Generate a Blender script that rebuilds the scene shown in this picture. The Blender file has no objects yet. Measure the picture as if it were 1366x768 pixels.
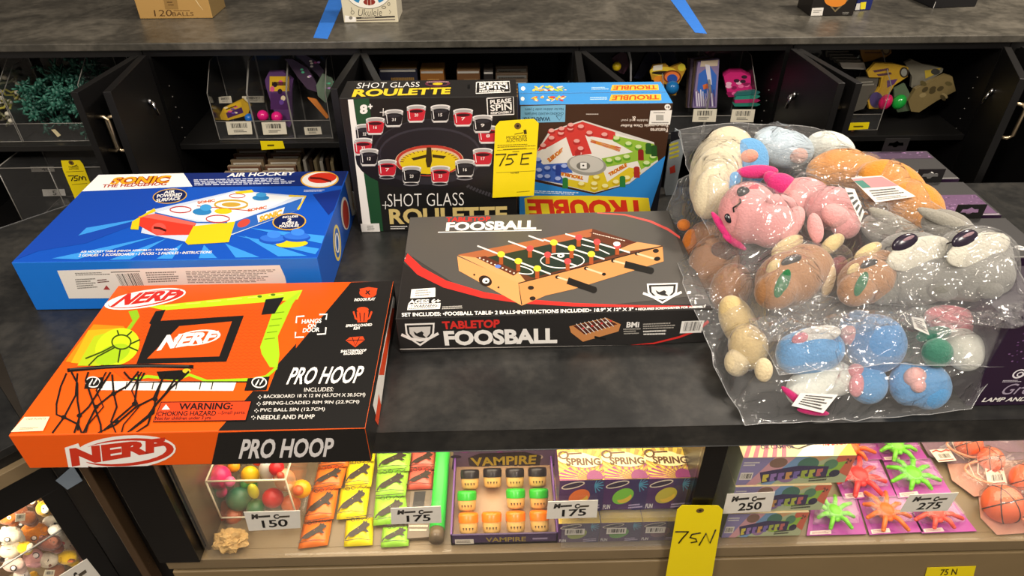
import bpy, bmesh, math, random
import numpy as np
from mathutils import Vector, Matrix, Euler
from mathutils.geometry import tessellate_polygon

SC = bpy.context.scene
COL = SC.collection
R = math.radians
# ------------------------------------------------------------------ camera
# calibrated from the cartons on the counter: counter top is z = 0, x along it, y away
FPX, CAMH = 910.365, 0.7572
PITCH, ROLL, YAW = 0.64003, -0.0025, 0.02257
_cp, _sp, _cy, _sy = math.cos(PITCH), math.sin(PITCH), math.cos(YAW), math.sin(YAW)
FW = np.array([_sy * _cp, _cy * _cp, -_sp]); RT = np.array([_cy, -_sy, 0.0]); UP = np.cross(RT, FW)
_cr, _sr = math.cos(ROLL), math.sin(ROLL)
RT, UP = _cr * RT + _sr * UP, -_sr * RT + _cr * UP
CC = np.array([0.0, 0.0, CAMH])
cam_data = bpy.data.cameras.new('camera')
cam_data.sensor_width = 36.0
cam_data.lens = FPX / 1366 * 36.0
cam_data.clip_start = 0.02
camera = bpy.data.objects.new('camera', cam_data)
COL.objects.link(camera)
m = Matrix.Identity(4)
for i in range(3):
    m[i][0], m[i][1], m[i][2], m[i][3] = RT[i], UP[i], -FW[i], CC[i]
camera.matrix_world = m
SC.camera = camera

# ------------------------------------------------------------------ light
SC.view_settings.view_transform = 'Standard'
SC.view_settings.look = 'None'
SC.view_settings.gamma = 1.0
SC.view_settings.use_curve_mapping = False
SC.view_settings.exposure = 0.0
world = bpy.data.worlds.new('store_ambience')
SC.world = world
world.use_nodes = True
bg = world.node_tree.nodes['Background']
bg.inputs[0].default_value = (1.0, 0.86, 0.72, 1)
bg.inputs[1].default_value = 0.42


def area(name, loc, target, size, power, col=(1, .9, .78), sy=None, spread=180):
    d = bpy.data.lights.new(name, 'AREA')
    d.energy = power
    d.color = col
    d.size = size
    d.spread = R(spread)
    if sy:
        d.shape = 'RECTANGLE'
        d.size_y = sy
    o = bpy.data.objects.new(name, d)
    COL.objects.link(o)
    o.location = loc
    o.rotation_euler = (Vector(target) - Vector(loc)).to_track_quat('-Z', 'Y').to_euler()
    return o


area('ceiling_light', (1.5, 1.7, 2.1), (0.2, 0.9, 0), 0.3, 56, (1, .88, .74))
area('ceiling_light', (0.95, 3.1, 2.0), (0.5, 1.2, 0), 0.9, 46, (1, .93, .84))
area('ceiling_light', (-0.7, 3.1, 2.0), (-0.3, 1.4, 0), 0.5, 30, (1, .9, .76))
area('ceiling_light', (-1.0, -0.5, 2.1), (0, 1.2, 0), 0.5, 38, (1, .91, .8))
area('ceiling_light', (1.1, -0.6, 2.1), (0.4, 1.1, 0), 0.5, 38, (1, .91, .8))
area('ceiling_light', (0.1, 0.1, 2.2), (0.1, 1.5, 0), 0.25, 14, (1, .92, .82))

# ------------------------------------------------------------------ materials
_mats = {}


def lin(h):
    h = h.lstrip('#')
    out = []
    for i in (0, 2, 4):
        c = int(h[i:i + 2], 16) / 255
        out.append(c / 12.92 if c <= .04045 else ((c + .055) / 1.055) ** 2.4)
    return out


def mat(h, rough=.45, metal=0.0, var=.06, scale=60.0, bump=0.0, emit=0.0, sheen=0.0, spec=.5, coat=0.0):
    key = (h, rough, metal, var, scale, bump, emit, sheen, spec, coat)
    if key in _mats:
        return _mats[key]
    M = bpy.data.materials.new('m_' + h.lstrip('#'))
    M.use_nodes = True
    nt = M.node_tree
    b = nt.nodes['Principled BSDF']
    c = lin(h)
    if var > 0 or bump > 0:
        tc = nt.nodes.new('ShaderNodeTexCoord')
        no = nt.nodes.new('ShaderNodeTexNoise')
        no.inputs['Scale'].default_value = scale
        no.inputs['Detail'].default_value = 4
        nt.links.new(tc.outputs['Object'], no.inputs['Vector'])
    if var > 0:
        mx = nt.nodes.new('ShaderNodeMix')
        mx.data_type = 'RGBA'
        mx.inputs['A'].default_value = [x * (1 - var) for x in c] + [1]
        mx.inputs['B'].default_value = [min(1, x * (1 + var)) for x in c] + [1]
        nt.links.new(no.outputs['Fac'], mx.inputs['Factor'])
        nt.links.new(mx.outputs['Result'], b.inputs['Base Color'])
    else:
        b.inputs['Base Color'].default_value = c + [1]
    if bump > 0:
        bp = nt.nodes.new('ShaderNodeBump')
        bp.inputs['Strength'].default_value = bump
        bp.inputs['Distance'].default_value = .004
        nt.links.new(no.outputs['Fac'], bp.inputs['Height'])
        nt.links.new(bp.outputs['Normal'], b.inputs['Normal'])
    b.inputs['Roughness'].default_value = rough
    b.inputs['Metallic'].default_value = metal
    b.inputs['Specular IOR Level'].default_value = spec
    if coat:
        b.inputs['Coat Weight'].default_value = coat
        b.inputs['Coat Roughness'].default_value = .1
    if sheen:
        b.inputs['Sheen Weight'].default_value = sheen
        b.inputs['Sheen Roughness'].default_value = .5
    if emit:
        b.inputs['Emission Color'].default_value = c + [1]
        b.inputs['Emission Strength'].default_value = emit
    _mats[key] = M
    return M


def card(h):          # printed, varnished card
    return mat(h, rough=.38, var=.03, scale=40, spec=.45)


def ink(h):
    return mat(h, rough=.38, var=0, spec=.45)


def plush_mat(h):
    h = ''.join('%02x' % int(int(h[i:i + 2], 16) * .93) for i in (0, 2, 4))
    return mat(h, rough=.9, var=.12, scale=260, bump=.5, sheen=.35, spec=.15)


def plastic(h, rough=.25):
    return mat(h, rough=rough, var=.03)


def film(name, milky=.06, gloss=1.0, rough=.08, scale=14.0, bump=.0, tint='ffffff', dist=.004, stretch=None, crinkle=0.0):
    """thin clear plastic: see-through, stronger mirror at glancing angles, a little milkiness, creases"""
    key = ('film', name)
    if key in _mats:
        return _mats[key]
    M = bpy.data.materials.new('m_' + name)
    M.use_nodes = True
    nt = M.node_tree
    nt.nodes.clear()
    N, L = nt.nodes.new, nt.links.new

    def math_(op, a, b=None):
        n = N('ShaderNodeMath')
        n.operation = op
        for i, v in enumerate((a, b)):
            if v is None: continue
            if isinstance(v, (int, float)): n.inputs[i].default_value = v
            else: L(v, n.inputs[i])
        return n.outputs[0]
    out = N('ShaderNodeOutputMaterial')
    tr = N('ShaderNodeBsdfTransparent')
    tr.inputs[0].default_value = lin(tint) + [1]
    gl = N('ShaderNodeBsdfGlossy')
    gl.inputs['Roughness'].default_value = rough
    df = N('ShaderNodeBsdfDiffuse')
    df.inputs[0].default_value = (.85, .85, .85, 1)
    lw = N('ShaderNodeLayerWeight')
    lw.inputs['Blend'].default_value = .5
    f = math_('MULTIPLY', math_('ADD', math_('MULTIPLY', math_('POWER', lw.outputs['Facing'], 4.0), .55), .05), gloss)
    m1, m2 = N('ShaderNodeMixShader'), N('ShaderNodeMixShader')
    m1.inputs[0].default_value = milky
    L(tr.outputs[0], m1.inputs[1]); L(df.outputs[0], m1.inputs[2])
    L(f, m2.inputs[0]); L(m1.outputs[0], m2.inputs[1]); L(gl.outputs[0], m2.inputs[2])
    L(m2.outputs[0], out.inputs[0])
    if bump:
        tc = N('ShaderNodeTexCoord')
        vec = tc.outputs['Object']
        if stretch:
            mp = N('ShaderNodeMapping')
            mp.inputs['Scale'].default_value = stretch
            L(vec, mp.inputs['Vector'])
            vec = mp.outputs[0]
        hs = None
        for sc_, w in ((scale, 1.0), (scale * 2.7, .45)) if crinkle else ((scale, 1.0),):
            no = N('ShaderNodeTexNoise')
            no.inputs['Scale'].default_value = sc_
            no.inputs['Detail'].default_value = 2
            no.inputs['Distortion'].default_value = 1.0
            L(vec, no.inputs['Vector'])
            h = no.outputs['Fac']
            if crinkle:              # sharp ridges along the noise's mid contour
                r_ = math_('SUBTRACT', 1.0, math_('ABSOLUTE', math_('MULTIPLY', math_('SUBTRACT', h, .5), 2.6)))
                h = math_('ADD', math_('MULTIPLY', math_('POWER', math_('MAXIMUM', r_, 0.0), crinkle), w), math_('MULTIPLY', h, w * .6))
            hs = h if hs is None else math_('ADD', hs, h)
        bp = N('ShaderNodeBump')
        bp.inputs['Strength'].default_value = bump
        bp.inputs['Distance'].default_value = dist
        L(hs, bp.inputs['Height'])
        L(bp.outputs[0], gl.inputs['Normal']); L(bp.outputs[0], lw.inputs['Normal'])
    _mats[key] = M
    return M


def laminate(name, a, b, c, rough):
    """dark counter laminate with cloudy scuffs"""
    M = bpy.data.materials.new('m_' + name)
    M.use_nodes = True
    nt = M.node_tree
    N, L = nt.nodes.new, nt.links.new
    p = nt.nodes['Principled BSDF']
    tc = N('ShaderNodeTexCoord')
    n1, n2 = N('ShaderNodeTexNoise'), N('ShaderNodeTexNoise')
    n1.inputs['Scale'].default_value = 5.5; n1.inputs['Detail'].default_value = 9; n1.inputs['Roughness'].default_value = .68
    n1.inputs['Distortion'].default_value = .5
    n2.inputs['Scale'].default_value = 55; n2.inputs['Detail'].default_value = 6
    mx = N('ShaderNodeMath'); mx.operation = 'MULTIPLY_ADD'; mx.inputs[1].default_value = .3
    cr = N('ShaderNodeValToRGB')
    e = cr.color_ramp.elements
    e[0].position = .42; e[0].color = lin(a) + [1]
    e[1].position = .86; e[1].color = lin(c) + [1]
    k = e.new(.62); k.color = lin(b) + [1]
    L(tc.outputs['Object'], n1.inputs['Vector']); L(tc.outputs['Object'], n2.inputs['Vector'])
    L(n2.outputs['Fac'], mx.inputs[0]); L(n1.outputs['Fac'], mx.inputs[2]); L(mx.outputs[0], cr.inputs[0])
    L(cr.outputs[0], p.inputs['Base Color'])
    mr = N('ShaderNodeMapRange'); mr.inputs[3].default_value = rough - .07; mr.inputs[4].default_value = rough + .1
    L(n1.outputs['Fac'], mr.inputs[0]); L(mr.outputs[0], p.inputs['Roughness'])
    return M


# ------------------------------------------------------------------ pixels and planes
def ray(px, py):
    return FW * FPX + RT * (px - 683) + UP * (384 - py)


def PZ(px, py, z):
    d = ray(px, py)
    return Vector(CC + d * (z - CAMH) / d[2])


def PY(px, py, y):
    d = ray(px, py)
    return Vector(CC + d * y / d[1])


def proj(p):
    d = np.array(p) - CC
    w = d @ FW
    return (683 + FPX * (d @ RT) / w, 384 - FPX * (d @ UP) / w)


# ------------------------------------------------------------------ objects
def tagit(o, label=None, cat=None, group=None, kind=None):
    if label: o['label'] = label
    if cat: o['category'] = cat
    if group: o['group'] = group
    if kind: o['kind'] = kind
    return o


def empty(name, loc=(0, 0, 0), label=None, cat=None, group=None, rot=None):
    o = bpy.data.objects.new(name, None)
    COL.objects.link(o)
    o.empty_display_size = .02
    o.location = loc
    if rot: o.rotation_euler = rot
    return tagit(o, label, cat, group)


def copy_tree(o, parent=None):
    c = o.copy()
    COL.objects.link(c)
    if parent: c.parent = parent
    for ch in list(o.children):
        copy_tree(ch, c)
    return c


class MB:
    """collects shapes into one mesh"""

    def __init__(s):
        s.v, s.f, s.mi, s.mats, s.sm = [], [], [], [], []
        s.X = Matrix.Identity(4)

    def slot(s, m):
        if m not in s.mats: s.mats.append(m)
        return s.mats.index(m)

    def add(s, vs, fs, m, smooth=False):
        o = len(s.v)
        s.v += [tuple(s.X @ Vector(v)) for v in vs]
        k = s.slot(m)
        for f in fs:
            s.f.append([i + o for i in f]); s.mi.append(k); s.sm.append(smooth)
        return s

    def box(s, x0, x1, y0, y1, z0, z1, m, faces=None):
        vs = [(x, y, z) for x in (x0, x1) for y in (y0, y1) for z in (z0, z1)]
        fs = dict(l=[0, 1, 3, 2], r=[4, 6, 7, 5], f=[0, 4, 5, 1], b=[2, 3, 7, 6], d=[0, 2, 6, 4], t=[1, 5, 7, 3])
        for k, f in fs.items():
            s.add([vs[i] for i in f], [[0, 1, 2, 3]], (faces or {}).get(k, m))
        return s

    def hexa(s, c, m):           # 8 points: bottom 4 (ccw from above), top 4
        return s.add(c, [[3, 2, 1, 0], [4, 5, 6, 7], [0, 1, 5, 4], [1, 2, 6, 5], [2, 3, 7, 6], [3, 0, 4, 7]], m)

    def prism(s, pts, vec, m):   # planar polygon of 3-D points, extruded by vec
        n = len(pts)
        v = Vector(vec)
        a = [Vector(p) for p in pts]
        tri = tessellate_polygon([a])
        s.add([tuple(p) for p in a] + [tuple(p + v) for p in a],
              [list(t) for t in tri] + [[i + n for i in t][::-1] for t in tri] +
              [[i, (i + 1) % n, n + (i + 1) % n, n + i] for i in range(n)], m)
        return s

    def ell(s, c, r, m, seg=20, rings=12, rot=None):
        vs, fs = [], []
        q = (Euler(rot).to_matrix() if rot else Matrix.Identity(3))
        if not hasattr(r, '__len__'): r = (r, r, r)
        for i in range(rings + 1):
            t = math.pi * i / rings
            for j in range(seg):
                a = 2 * math.pi * j / seg
                p = q @ Vector((r[0] * math.sin(t) * math.cos(a), r[1] * math.sin(t) * math.sin(a), r[2] * math.cos(t)))
                vs.append(tuple(Vector(c) + p))
        for i in range(rings):
            for j in range(seg):
                fs.append([i * seg + j, (i + 1) * seg + j, (i + 1) * seg + (j + 1) % seg, i * seg + (j + 1) % seg])
        return s.add(vs, fs, m, True)

    def tube(s, pts, r, m, seg=8, cap=True, smooth=True):
        P = [Vector(p) for p in pts]
        rr = r if hasattr(r, '__len__') else [r] * len(P)
        vs, fs = [], []
        nrm = None
        for i, p in enumerate(P):
            t = (P[min(i + 1, len(P) - 1)] - P[max(i - 1, 0)]).normalized()
            if nrm is None:
                nrm = t.orthogonal().normalized()
            else:
                nrm = (nrm - t * nrm.dot(t)).normalized()
            b = t.cross(nrm)
            for j in range(seg):
                a = 2 * math.pi * j / seg
                vs.append(tuple(p + (nrm * math.cos(a) + b * math.sin(a)) * rr[i]))
        for i in range(len(P) - 1):
            for j in range(seg):
                fs.append([i * seg + j, i * seg + (j + 1) % seg, (i + 1) * seg + (j + 1) % seg, (i + 1) * seg + j])
        if cap:
            fs.append(list(range(seg))[::-1])
            fs.append([(len(P) - 1) * seg + j for j in range(seg)])
        return s.add(vs, fs, m, smooth)

    def lathe(s, prof, c, m, seg=20, smooth=True):   # profile [(r, z)] about +z at c
        vs = [(c[0] + r * math.cos(2 * math.pi * j / seg), c[1] + r * math.sin(2 * math.pi * j / seg), c[2] + z) for r, z in prof for j in range(seg)]
        fs = [[i * seg + j, i * seg + (j + 1) % seg, (i + 1) * seg + (j + 1) % seg, (i + 1) * seg + j] for i in range(len(prof) - 1) for j in range(seg)]
        return s.add(vs, fs, m, smooth)

    def build(s, name, parent=None, bevel=0, solid=0, subsurf=0, loc=None):
        me = bpy.data.meshes.new(name)
        me.from_pydata(s.v, [], s.f)
        for m_ in s.mats: me.materials.append(m_)
        me.polygons.foreach_set('material_index', s.mi)
        me.polygons.foreach_set('use_smooth', s.sm)
        me.update()
        o = bpy.data.objects.new(name, me)
        COL.objects.link(o)
        if parent: o.parent = parent
        if loc is not None: o.location = loc
        if bevel:
            weld = o.modifiers.new('w', 'WELD'); weld.merge_threshold = 1e-5
            b = o.modifiers.new('b', 'BEVEL'); b.width = bevel; b.segments = 2; b.limit_method = 'ANGLE'; b.angle_limit = R(40)
        if solid:
            k = o.modifiers.new('s', 'SOLIDIFY'); k.thickness = solid
        if subsurf:
            k = o.modifiers.new('ss', 'SUBSURF'); k.levels = subsurf; k.render_levels = subsurf
        return o


# ------------------------------------------------------------------ lettering and print
_txt = {}


def text_geo(body, bold):
    key = (body, bold)
    if key not in _txt:
        cu = bpy.data.curves.new('lettering', 'FONT')
        cu.body = body
        cu.offset = bold
        cu.resolution_u = 3
        ob = bpy.data.objects.new('lettering', cu)
        me = bpy.data.meshes.new_from_object(ob)
        v = np.array([x.co[:2] for x in me.vertices])
        f = [list(p.vertices) for p in me.polygons]
        bpy.data.objects.remove(ob); bpy.data.curves.remove(cu); bpy.data.meshes.remove(me)
        lo, hi = v.min(0), v.max(0)
        _txt[key] = ((v - lo) / (hi - lo), f)
    return _txt[key]


class Print:
    """printed artwork lying on one flat panel. Panel corners go TL, TR, BR, BL;
    shapes are given in the photograph's pixels and land on the real panel."""

    def __init__(s, c3, cpx=None, o=(0, 0), k=1.0, lift=.0004):
        s.c = [Vector(p) for p in c3]
        s.n = (s.c[3] - s.c[0]).cross(s.c[1] - s.c[0]).normalized()
        px = cpx or [proj(p) for p in s.c]
        A = []
        for (x, y), (u, v) in zip(px, ((0, 0), (1, 0), (1, 1), (0, 1))):
            A.append([x, y, 1, 0, 0, 0, -u * x, -u * y, u]); A.append([0, 0, 0, x, y, 1, -v * x, -v * y, v])
        A = np.array(A)
        h = np.linalg.solve(A[:, :8], A[:, 8])
        s.H = np.append(h, 1).reshape(3, 3)
        s.o, s.k, s.lift = o, k, lift
        s.items = []
        s.mb = MB()

    def uv(s, x, y):
        q = s.H @ np.array([s.o[0] + x / s.k, s.o[1] + y / s.k, 1])
        return q[0] / q[2], q[1] / q[2]

    def P(s, x, y, lay):
        u, v = s.uv(x, y)
        u, v = min(max(u, .002), .998), min(max(v, .002), .998)
        a = s.c[0] + (s.c[1] - s.c[0]) * u
        b = s.c[3] + (s.c[2] - s.c[3]) * u
        return a + (b - a) * v + s.n * (s.lift + lay * 5e-5)

    def layer(s, pts):
        xs, ys = [p[0] for p in pts], [p[1] for p in pts]
        b = (min(xs), min(ys), max(xs), max(ys))
        l = 0
        for (q, ql) in s.items:
            if b[0] < q[2] and q[0] < b[2] and b[1] < q[3] and q[1] < b[3]: l = max(l, ql + 1)
        s.items.append((b, l))
        return l

    def raw(s, m, pts, faces):
        l = s.layer(pts)
        s.mb.add([tuple(s.P(x, y, l)) for x, y in pts], faces, m)
        return s

    def poly(s, m, pts):
        m = ink(m) if isinstance(m, str) else m
        tri = tessellate_polygon([[Vector((x, -y, 0)) for x, y in pts]])
        return s.raw(m, pts, [list(t) for t in tri])

    def rect(s, m, x0, y0, x1, y1):
        return s.poly(m, [(x0, y0), (x1, y0), (x1, y1), (x0, y1)])

    def ell(s, m, cx, cy, rx, ry, rot=0, a0=0, a1=360, n=28):
        c, q = math.cos(R(rot)), math.sin(R(rot))
        pts = []
        for i in range(n + (0 if a1 - a0 == 360 else 1)):
            t = R(a0 + (a1 - a0) * i / n)
            x, y = rx * math.cos(t), ry * math.sin(t)
            pts.append((cx + x * c - y * q, cy + x * q + y * c))
        return s.poly(m, pts)

    def ring(s, m, cx, cy, rx, ry, w, rot=0, n=32, a0=0, a1=360):
        c, q = math.cos(R(rot)), math.sin(R(rot))
        pts = []
        for i in range(n + 1):
            t = R(a0 + (a1 - a0) * i / n)
            x, y = rx * math.cos(t), ry * math.sin(t)
            pts.append((cx + x * c - y * q, cy + x * q + y * c))
        return s.line(m, pts, w)

    def line(s, m, pts, w, w1=None):
        m = ink(m) if isinstance(m, str) else m
        w1 = w if w1 is None else w1
        L_, Rr = [], []
        n = len(pts)
        for i, (x, y) in enumerate(pts):
            a, b = pts[max(i - 1, 0)], pts[min(i + 1, n - 1)]
            dx, dy = b[0] - a[0], b[1] - a[1]
            d = math.hypot(dx, dy) or 1
            h = (w + (w1 - w) * i / max(n - 1, 1)) / 2
            L_.append((x - dy / d * h, y + dx / d * h)); Rr.append((x + dy / d * h, y - dx / d * h))
        return s.raw(m, L_ + Rr, [[i, i + 1, n + i + 1, n + i] for i in range(n - 1)])

    def text(s, m, body, quad, bold=.012):
        m = ink(m) if isinstance(m, str) else m
        v, f = text_geo(body, bold)
        (ax, ay), (bx, by), (cx, cy), (dx, dy) = quad
        pts = []
        for u, w in v:
            t = 1 - w
            pts.append(((ax * (1 - u) + bx * u) * (1 - t) + (dx * (1 - u) + cx * u) * t,
                        (ay * (1 - u) + by * u) * (1 - t) + (dy * (1 - u) + cy * u) * t))
        return s.raw(m, pts, f)

    def micro(s, m, quad, rows, seed=0, fill=.8):   # unreadable small print as fine dashes
        rd = random.Random(seed)
        (ax, ay), (bx, by), (cx, cy), (dx, dy) = quad
        m = ink(m) if isinstance(m, str) else m
        pts, fs = [], []

        def Q(u, t):
            return ((ax * (1 - u) + bx * u) * (1 - t) + (dx * (1 - u) + cx * u) * t,
                    (ay * (1 - u) + by * u) * (1 - t) + (dy * (1 - u) + cy * u) * t)
        for r in range(rows):
            u = 0
            end = rd.uniform(.72, 1)
            t0, t1 = (r + .2) / rows, (r + .72) / rows
            while u < end:
                w = rd.uniform(.02, .08)
                k = len(pts)
                pts += [Q(u, t0), Q(min(u + w * fill, 1), t0), Q(min(u + w * fill, 1), t1), Q(u, t1)]
                fs.append([k, k + 1, k + 2, k + 3])
                u += w
        return s.raw(m, pts, fs)

    def barcode(s, quad, seed=0, n=26, m='1a1a1a'):
        rd = random.Random(seed)
        (ax, ay), (bx, by), (cx, cy), (dx, dy) = quad
        m = ink(m)
        pts, fs = [], []
        for i in range(n):
            u0 = i / n
            u1 = u0 + rd.choice((.25, .45, .75)) / n
            k = len(pts)
            pts += [(ax + (bx - ax) * u0, ay + (by - ay) * u0), (ax + (bx - ax) * u1, ay + (by - ay) * u1),
                    (dx + (cx - dx) * u1, dy + (cy - dy) * u1), (dx + (cx - dx) * u0, dy + (cy - dy) * u0)]
            fs.append([k, k + 1, k + 2, k + 3])
        return s.raw(m, pts, fs)

    def build(s, name, parent):
        return s.mb.build(name, parent)


class Local(Print):
    """same, but shapes are given in unit panel coordinates (0..w, 0..h, y down)"""

    def __init__(s, c3, w, h, lift=.0004):
        s.c = [Vector(p) for p in c3]
        s.n = (s.c[3] - s.c[0]).cross(s.c[1] - s.c[0]).normalized()
        s.w, s.h, s.lift = w, h, lift
        s.items = []
        s.mb = MB()

    def uv(s, x, y):
        return x / s.w, y / s.h


def boxframe(x, y, z, yaw, w, d, h):
    """corner points of a carton standing at x,y,z (front-left-bottom)"""
    c, s_ = math.cos(yaw), math.sin(yaw)
    ex, ey, ez = Vector((c, s_, 0)), Vector((-s_, c, 0)), Vector((0, 0, 1))
    o = Vector((x, y, z))
    g = {}
    for i, a in enumerate('lr'):
        for j, b in enumerate('fb'):
            for k, e in enumerate('dt'):
                g[a + b + e] = o + ex * (w * i) + ey * (d * j) + ez * (h * k)
    g['top'] = [g['lbt'], g['rbt'], g['rft'], g['lft']]
    g['front'] = [g['lft'], g['rft'], g['rfd'], g['lfd']]
    g['right'] = [g['rft'], g['rbt'], g['rbd'], g['rfd']]
    g['left'] = [g['lbt'], g['lft'], g['lfd'], g['lbd']]
    return g


def carton(name, fr, m, faces, label, cat, group=None, bevel=.0015):
    root = empty(name, (fr['lfd'] + fr['rbd']) / 2, label, cat, group)
    bpy.context.view_layer.update()
    mb = MB()
    mb.X = Matrix.Translation(-root.location)
    order = ['lfd', 'lft', 'lbd', 'lbt', 'rfd', 'rft', 'rbd', 'rbt']
    vs = [fr[k] for k in order]
    fs = dict(l=[0, 1, 3, 2], r=[4, 6, 7, 5], f=[0, 4, 5, 1], b=[2, 3, 7, 6], d=[0, 2, 6, 4], t=[1, 5, 7, 3])
    for k, f in fs.items():
        mb.add([vs[i] for i in f], [[0, 1, 2, 3]], faces.get(k, m))
    mb.build('carton_body', root, bevel=bevel)
    return root


def put(pr_, name, root):
    """build a print (world coordinates) as a part of root"""
    pr_.mb.v = [tuple(Vector(v) - root.location) for v in pr_.mb.v] if root.rotation_euler == Euler() else [tuple(root.matrix_world.inverted() @ Vector(v)) for v in pr_.mb.v]
    return pr_.build(name, root)


def at(root, mb):
    mb.v = [tuple(Vector(v) - root.location) for v in mb.v]
    return mb

# ================================================================== the place
BLACK = mat('0c0b0b', rough=.42, var=.15, scale=30)
BLACKG = mat('0c0b0b', rough=.25, var=.1, scale=20)
EDGE = mat('3a3835', rough=.45, var=.2, scale=40)
BEIGE = mat('7c6a4e', rough=.4, var=.12, scale=18)
LAM = laminate('counter_laminate', '#161718', '#262625', '#3e3c38', .34)
LAM2 = laminate('ledge_laminate', '#262522', '#45423b', '#6a655b', .36)
STEEL = mat('d8c3a0', rough=.28, metal=1.0, var=.03)
CHROME = mat('c8c8c8', rough=.2, metal=1.0, var=.03)
GLASS = film('display_glass', milky=.015, rough=.02, gloss=.7)
ACRYL = film('clear_acrylic', milky=.012, rough=.05, gloss=1.0)
ACRYLE = mat('85827c', rough=.2, var=.05)
SLEEVE = film('clear_sleeve', milky=.06, rough=.12, gloss=1.2, bump=.5, scale=40)

tagit(MB().box(-4, 4, -2, 4, -.92, -.9, mat('4b443c', rough=.6, var=.2, scale=6)).build('floor'), kind='structure')
tagit(MB().box(-4, 4, 2.75, 2.8, -.9, 2.4, mat('2a2725', rough=.6, var=.1, scale=6)).build('wall_back'), kind='structure')

# countertop, its left end cut off at the corner
top = [(-.67, .673), (2.1, .673), (2.1, 1.395), (-.912, 1.395), (-1.106, 1.201)]
o = MB().prism([(x, y, -.045) for x, y in top], (0, 0, .045), LAM).build('countertop', bevel=.002)
tagit(o, 'long dark grey mottled countertop carrying the boxed games and bagged plush toys', 'countertop')

# lit display case below the counter
case = empty('display_case', (.4, 1.0, -.9), 'black glass-fronted display case full of small prizes under the counter', 'display case')
b = at(case, MB())
b.box(-.605, 2.1, .72, 1.36, -.385, -.357, BEIGE)
b.box(-.605, 2.1, .72, 1.36, -.9, -.385, BLACK)
at(case, b).build('case_floor', case)
at(case, MB().box(-.605, 2.1, 1.345, 1.37, -.357, -.047, mat('6b5c48', rough=.5))).build('back_panel', case)
for x0, x1, n in ((-.612, -.54, 0), (.316, .352, 1)):
    at(case, MB().box(x0, x1, .695, 1.345, -.357, -.047, BLACKG)).build('partition', case, bevel=.001)
at(case, MB().box(-.534, -.529, .72, 1.345, -.357, -.047, mat('5b4c39', rough=.3, var=.1))).build('inner_side_panel', case)
at(case, MB().box(-.605, 2.1, .70, .72, -.385, -.357, BEIGE)).build('bottom_trim', case, bevel=.001)
at(case, MB().box(-.605, 2.1, .703, .72, -.9, -.400, mat('84704f', rough=.42, var=.12, scale=12))).build('kick_panel', case, bevel=.002)
at(case, MB().box(-.605, 2.1, .695, .712, -.064, -.047, BLACKG)).build('top_rail', case, bevel=.001)
for x0, x1 in ((-.528, .315), (.353, 2.09)):
    at(case, MB().box(x0, x1, .704, .708, -.356, -.066, GLASS)).build('glass_pane', case)
    at(case, MB().box(x0 + .02, x1 - .02, .722, .742, -.056, -.049, mat('ffdba8', var=0, emit=5))).build('light_strip', case)
for x, w in ((-.11, .78), (.95, 1.1)):
    area('case_light', (x, .90, -.052), (x, .90, -.36), w, 5.0, (1, .85, .62), sy=.32)

# dark end panel between the case and the corner unit
o = MB().box(-.725, -.613, .725, .75, -.9, -.05, BLACK).box(-.66, -.645, .70, .74, -.9, -.05, mat('4a3826', rough=.25)).build('end_panel', bevel=.002)  # the narrow brown strip is a reflection put in as colour
tagit(o, 'narrow dark panel closing the gap between straight and corner display cases', 'panel')

# corner unit, turned 45 degrees
S2 = math.sqrt(.5)


def U(u, d, z):            # u along the front (0 at its right end), d into the unit
    return Vector((-.73 + u * S2 - d * S2, .73 + u * S2 + d * S2, z))


def ubox(mb, u0, u1, d0, d1, z0, z1, m):
    return mb.hexa([U(u0, d0, z0), U(u1, d0, z0), U(u1, d1, z0), U(u0, d1, z0), U(u0, d0, z1), U(u1, d0, z1), U(u1, d1, z1), U(u0, d1, z1)], m)


def PU(px, py, d):         # pixel on the plane d behind the corner unit's front
    r_ = ray(px, py)
    n = np.array([-S2, S2, 0])
    p0 = np.array(U(0, d, 0))
    t = ((p0 - CC) @ n) / (r_ @ n)
    return Vector(CC + r_ * t)


cu = empty('corner_display_case', U(-.5, .25, -.9), 'angled black display case at the lower left with plush toys behind glass', 'display case')
ubox(MB(), -1.3, 0, -.012, .55, -.062, -.047, LAM)
at(cu, ubox(MB(), -1.3, 0, -.012, .55, -.062, -.047, LAM)).build('top_board', cu, bevel=.001)
at(cu, ubox(ubox(MB(), -1.3, 0, -.008, .55, -.082, -.062, BLACK), -1.3, -.0, -.02, .02, -.108, -.082, BEIGE)).build('top_trim', cu, bevel=.001)
fr_ = MB()
ubox(fr_, -1.3, 0, 0, .02, -.18, -.108, BLACK)
ubox(fr_, -.033, 0, 0, .02, -.9, -.18, BLACK)
ubox(fr_, -1.3, -.033, 0, .02, -.9, -.46, BLACK)
at(cu, fr_).build('front_frame', cu, bevel=.001)
at(cu, ubox(MB(), -1.3, -.034, .006, .009, -.459, -.181, GLASS)).build('glass_pane', cu)
sh = MB()
ubox(sh, -1.3, 0, .16, .18, -.9, -.108, mat('6b5137', rough=.6))
ubox(sh, -1.3, 0, .02, .16, -.47, -.46, BEIGE)
ubox(sh, -.02, 0, .02, .55, -.9, -.108, BLACK)
at(cu, sh).build('inner_lining', cu)
gs = MB().prism([PU(-60, 795, .03), PU(86, 703.5, .03), PU(86, 703.5, .15), PU(-60, 795, .15)], (0, 0, -.003), ACRYL).tube([PU(-60, 795, .03), PU(86, 703.5, .03)], .0018, ACRYLE, 6)
at(cu, gs).build('shelf', cu)
dl = area('corner_case_light', U(-.25, .05, -.12), U(-.25, .09, -.4), .4, 2.6, (1, .86, .66), sy=.05)
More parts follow.
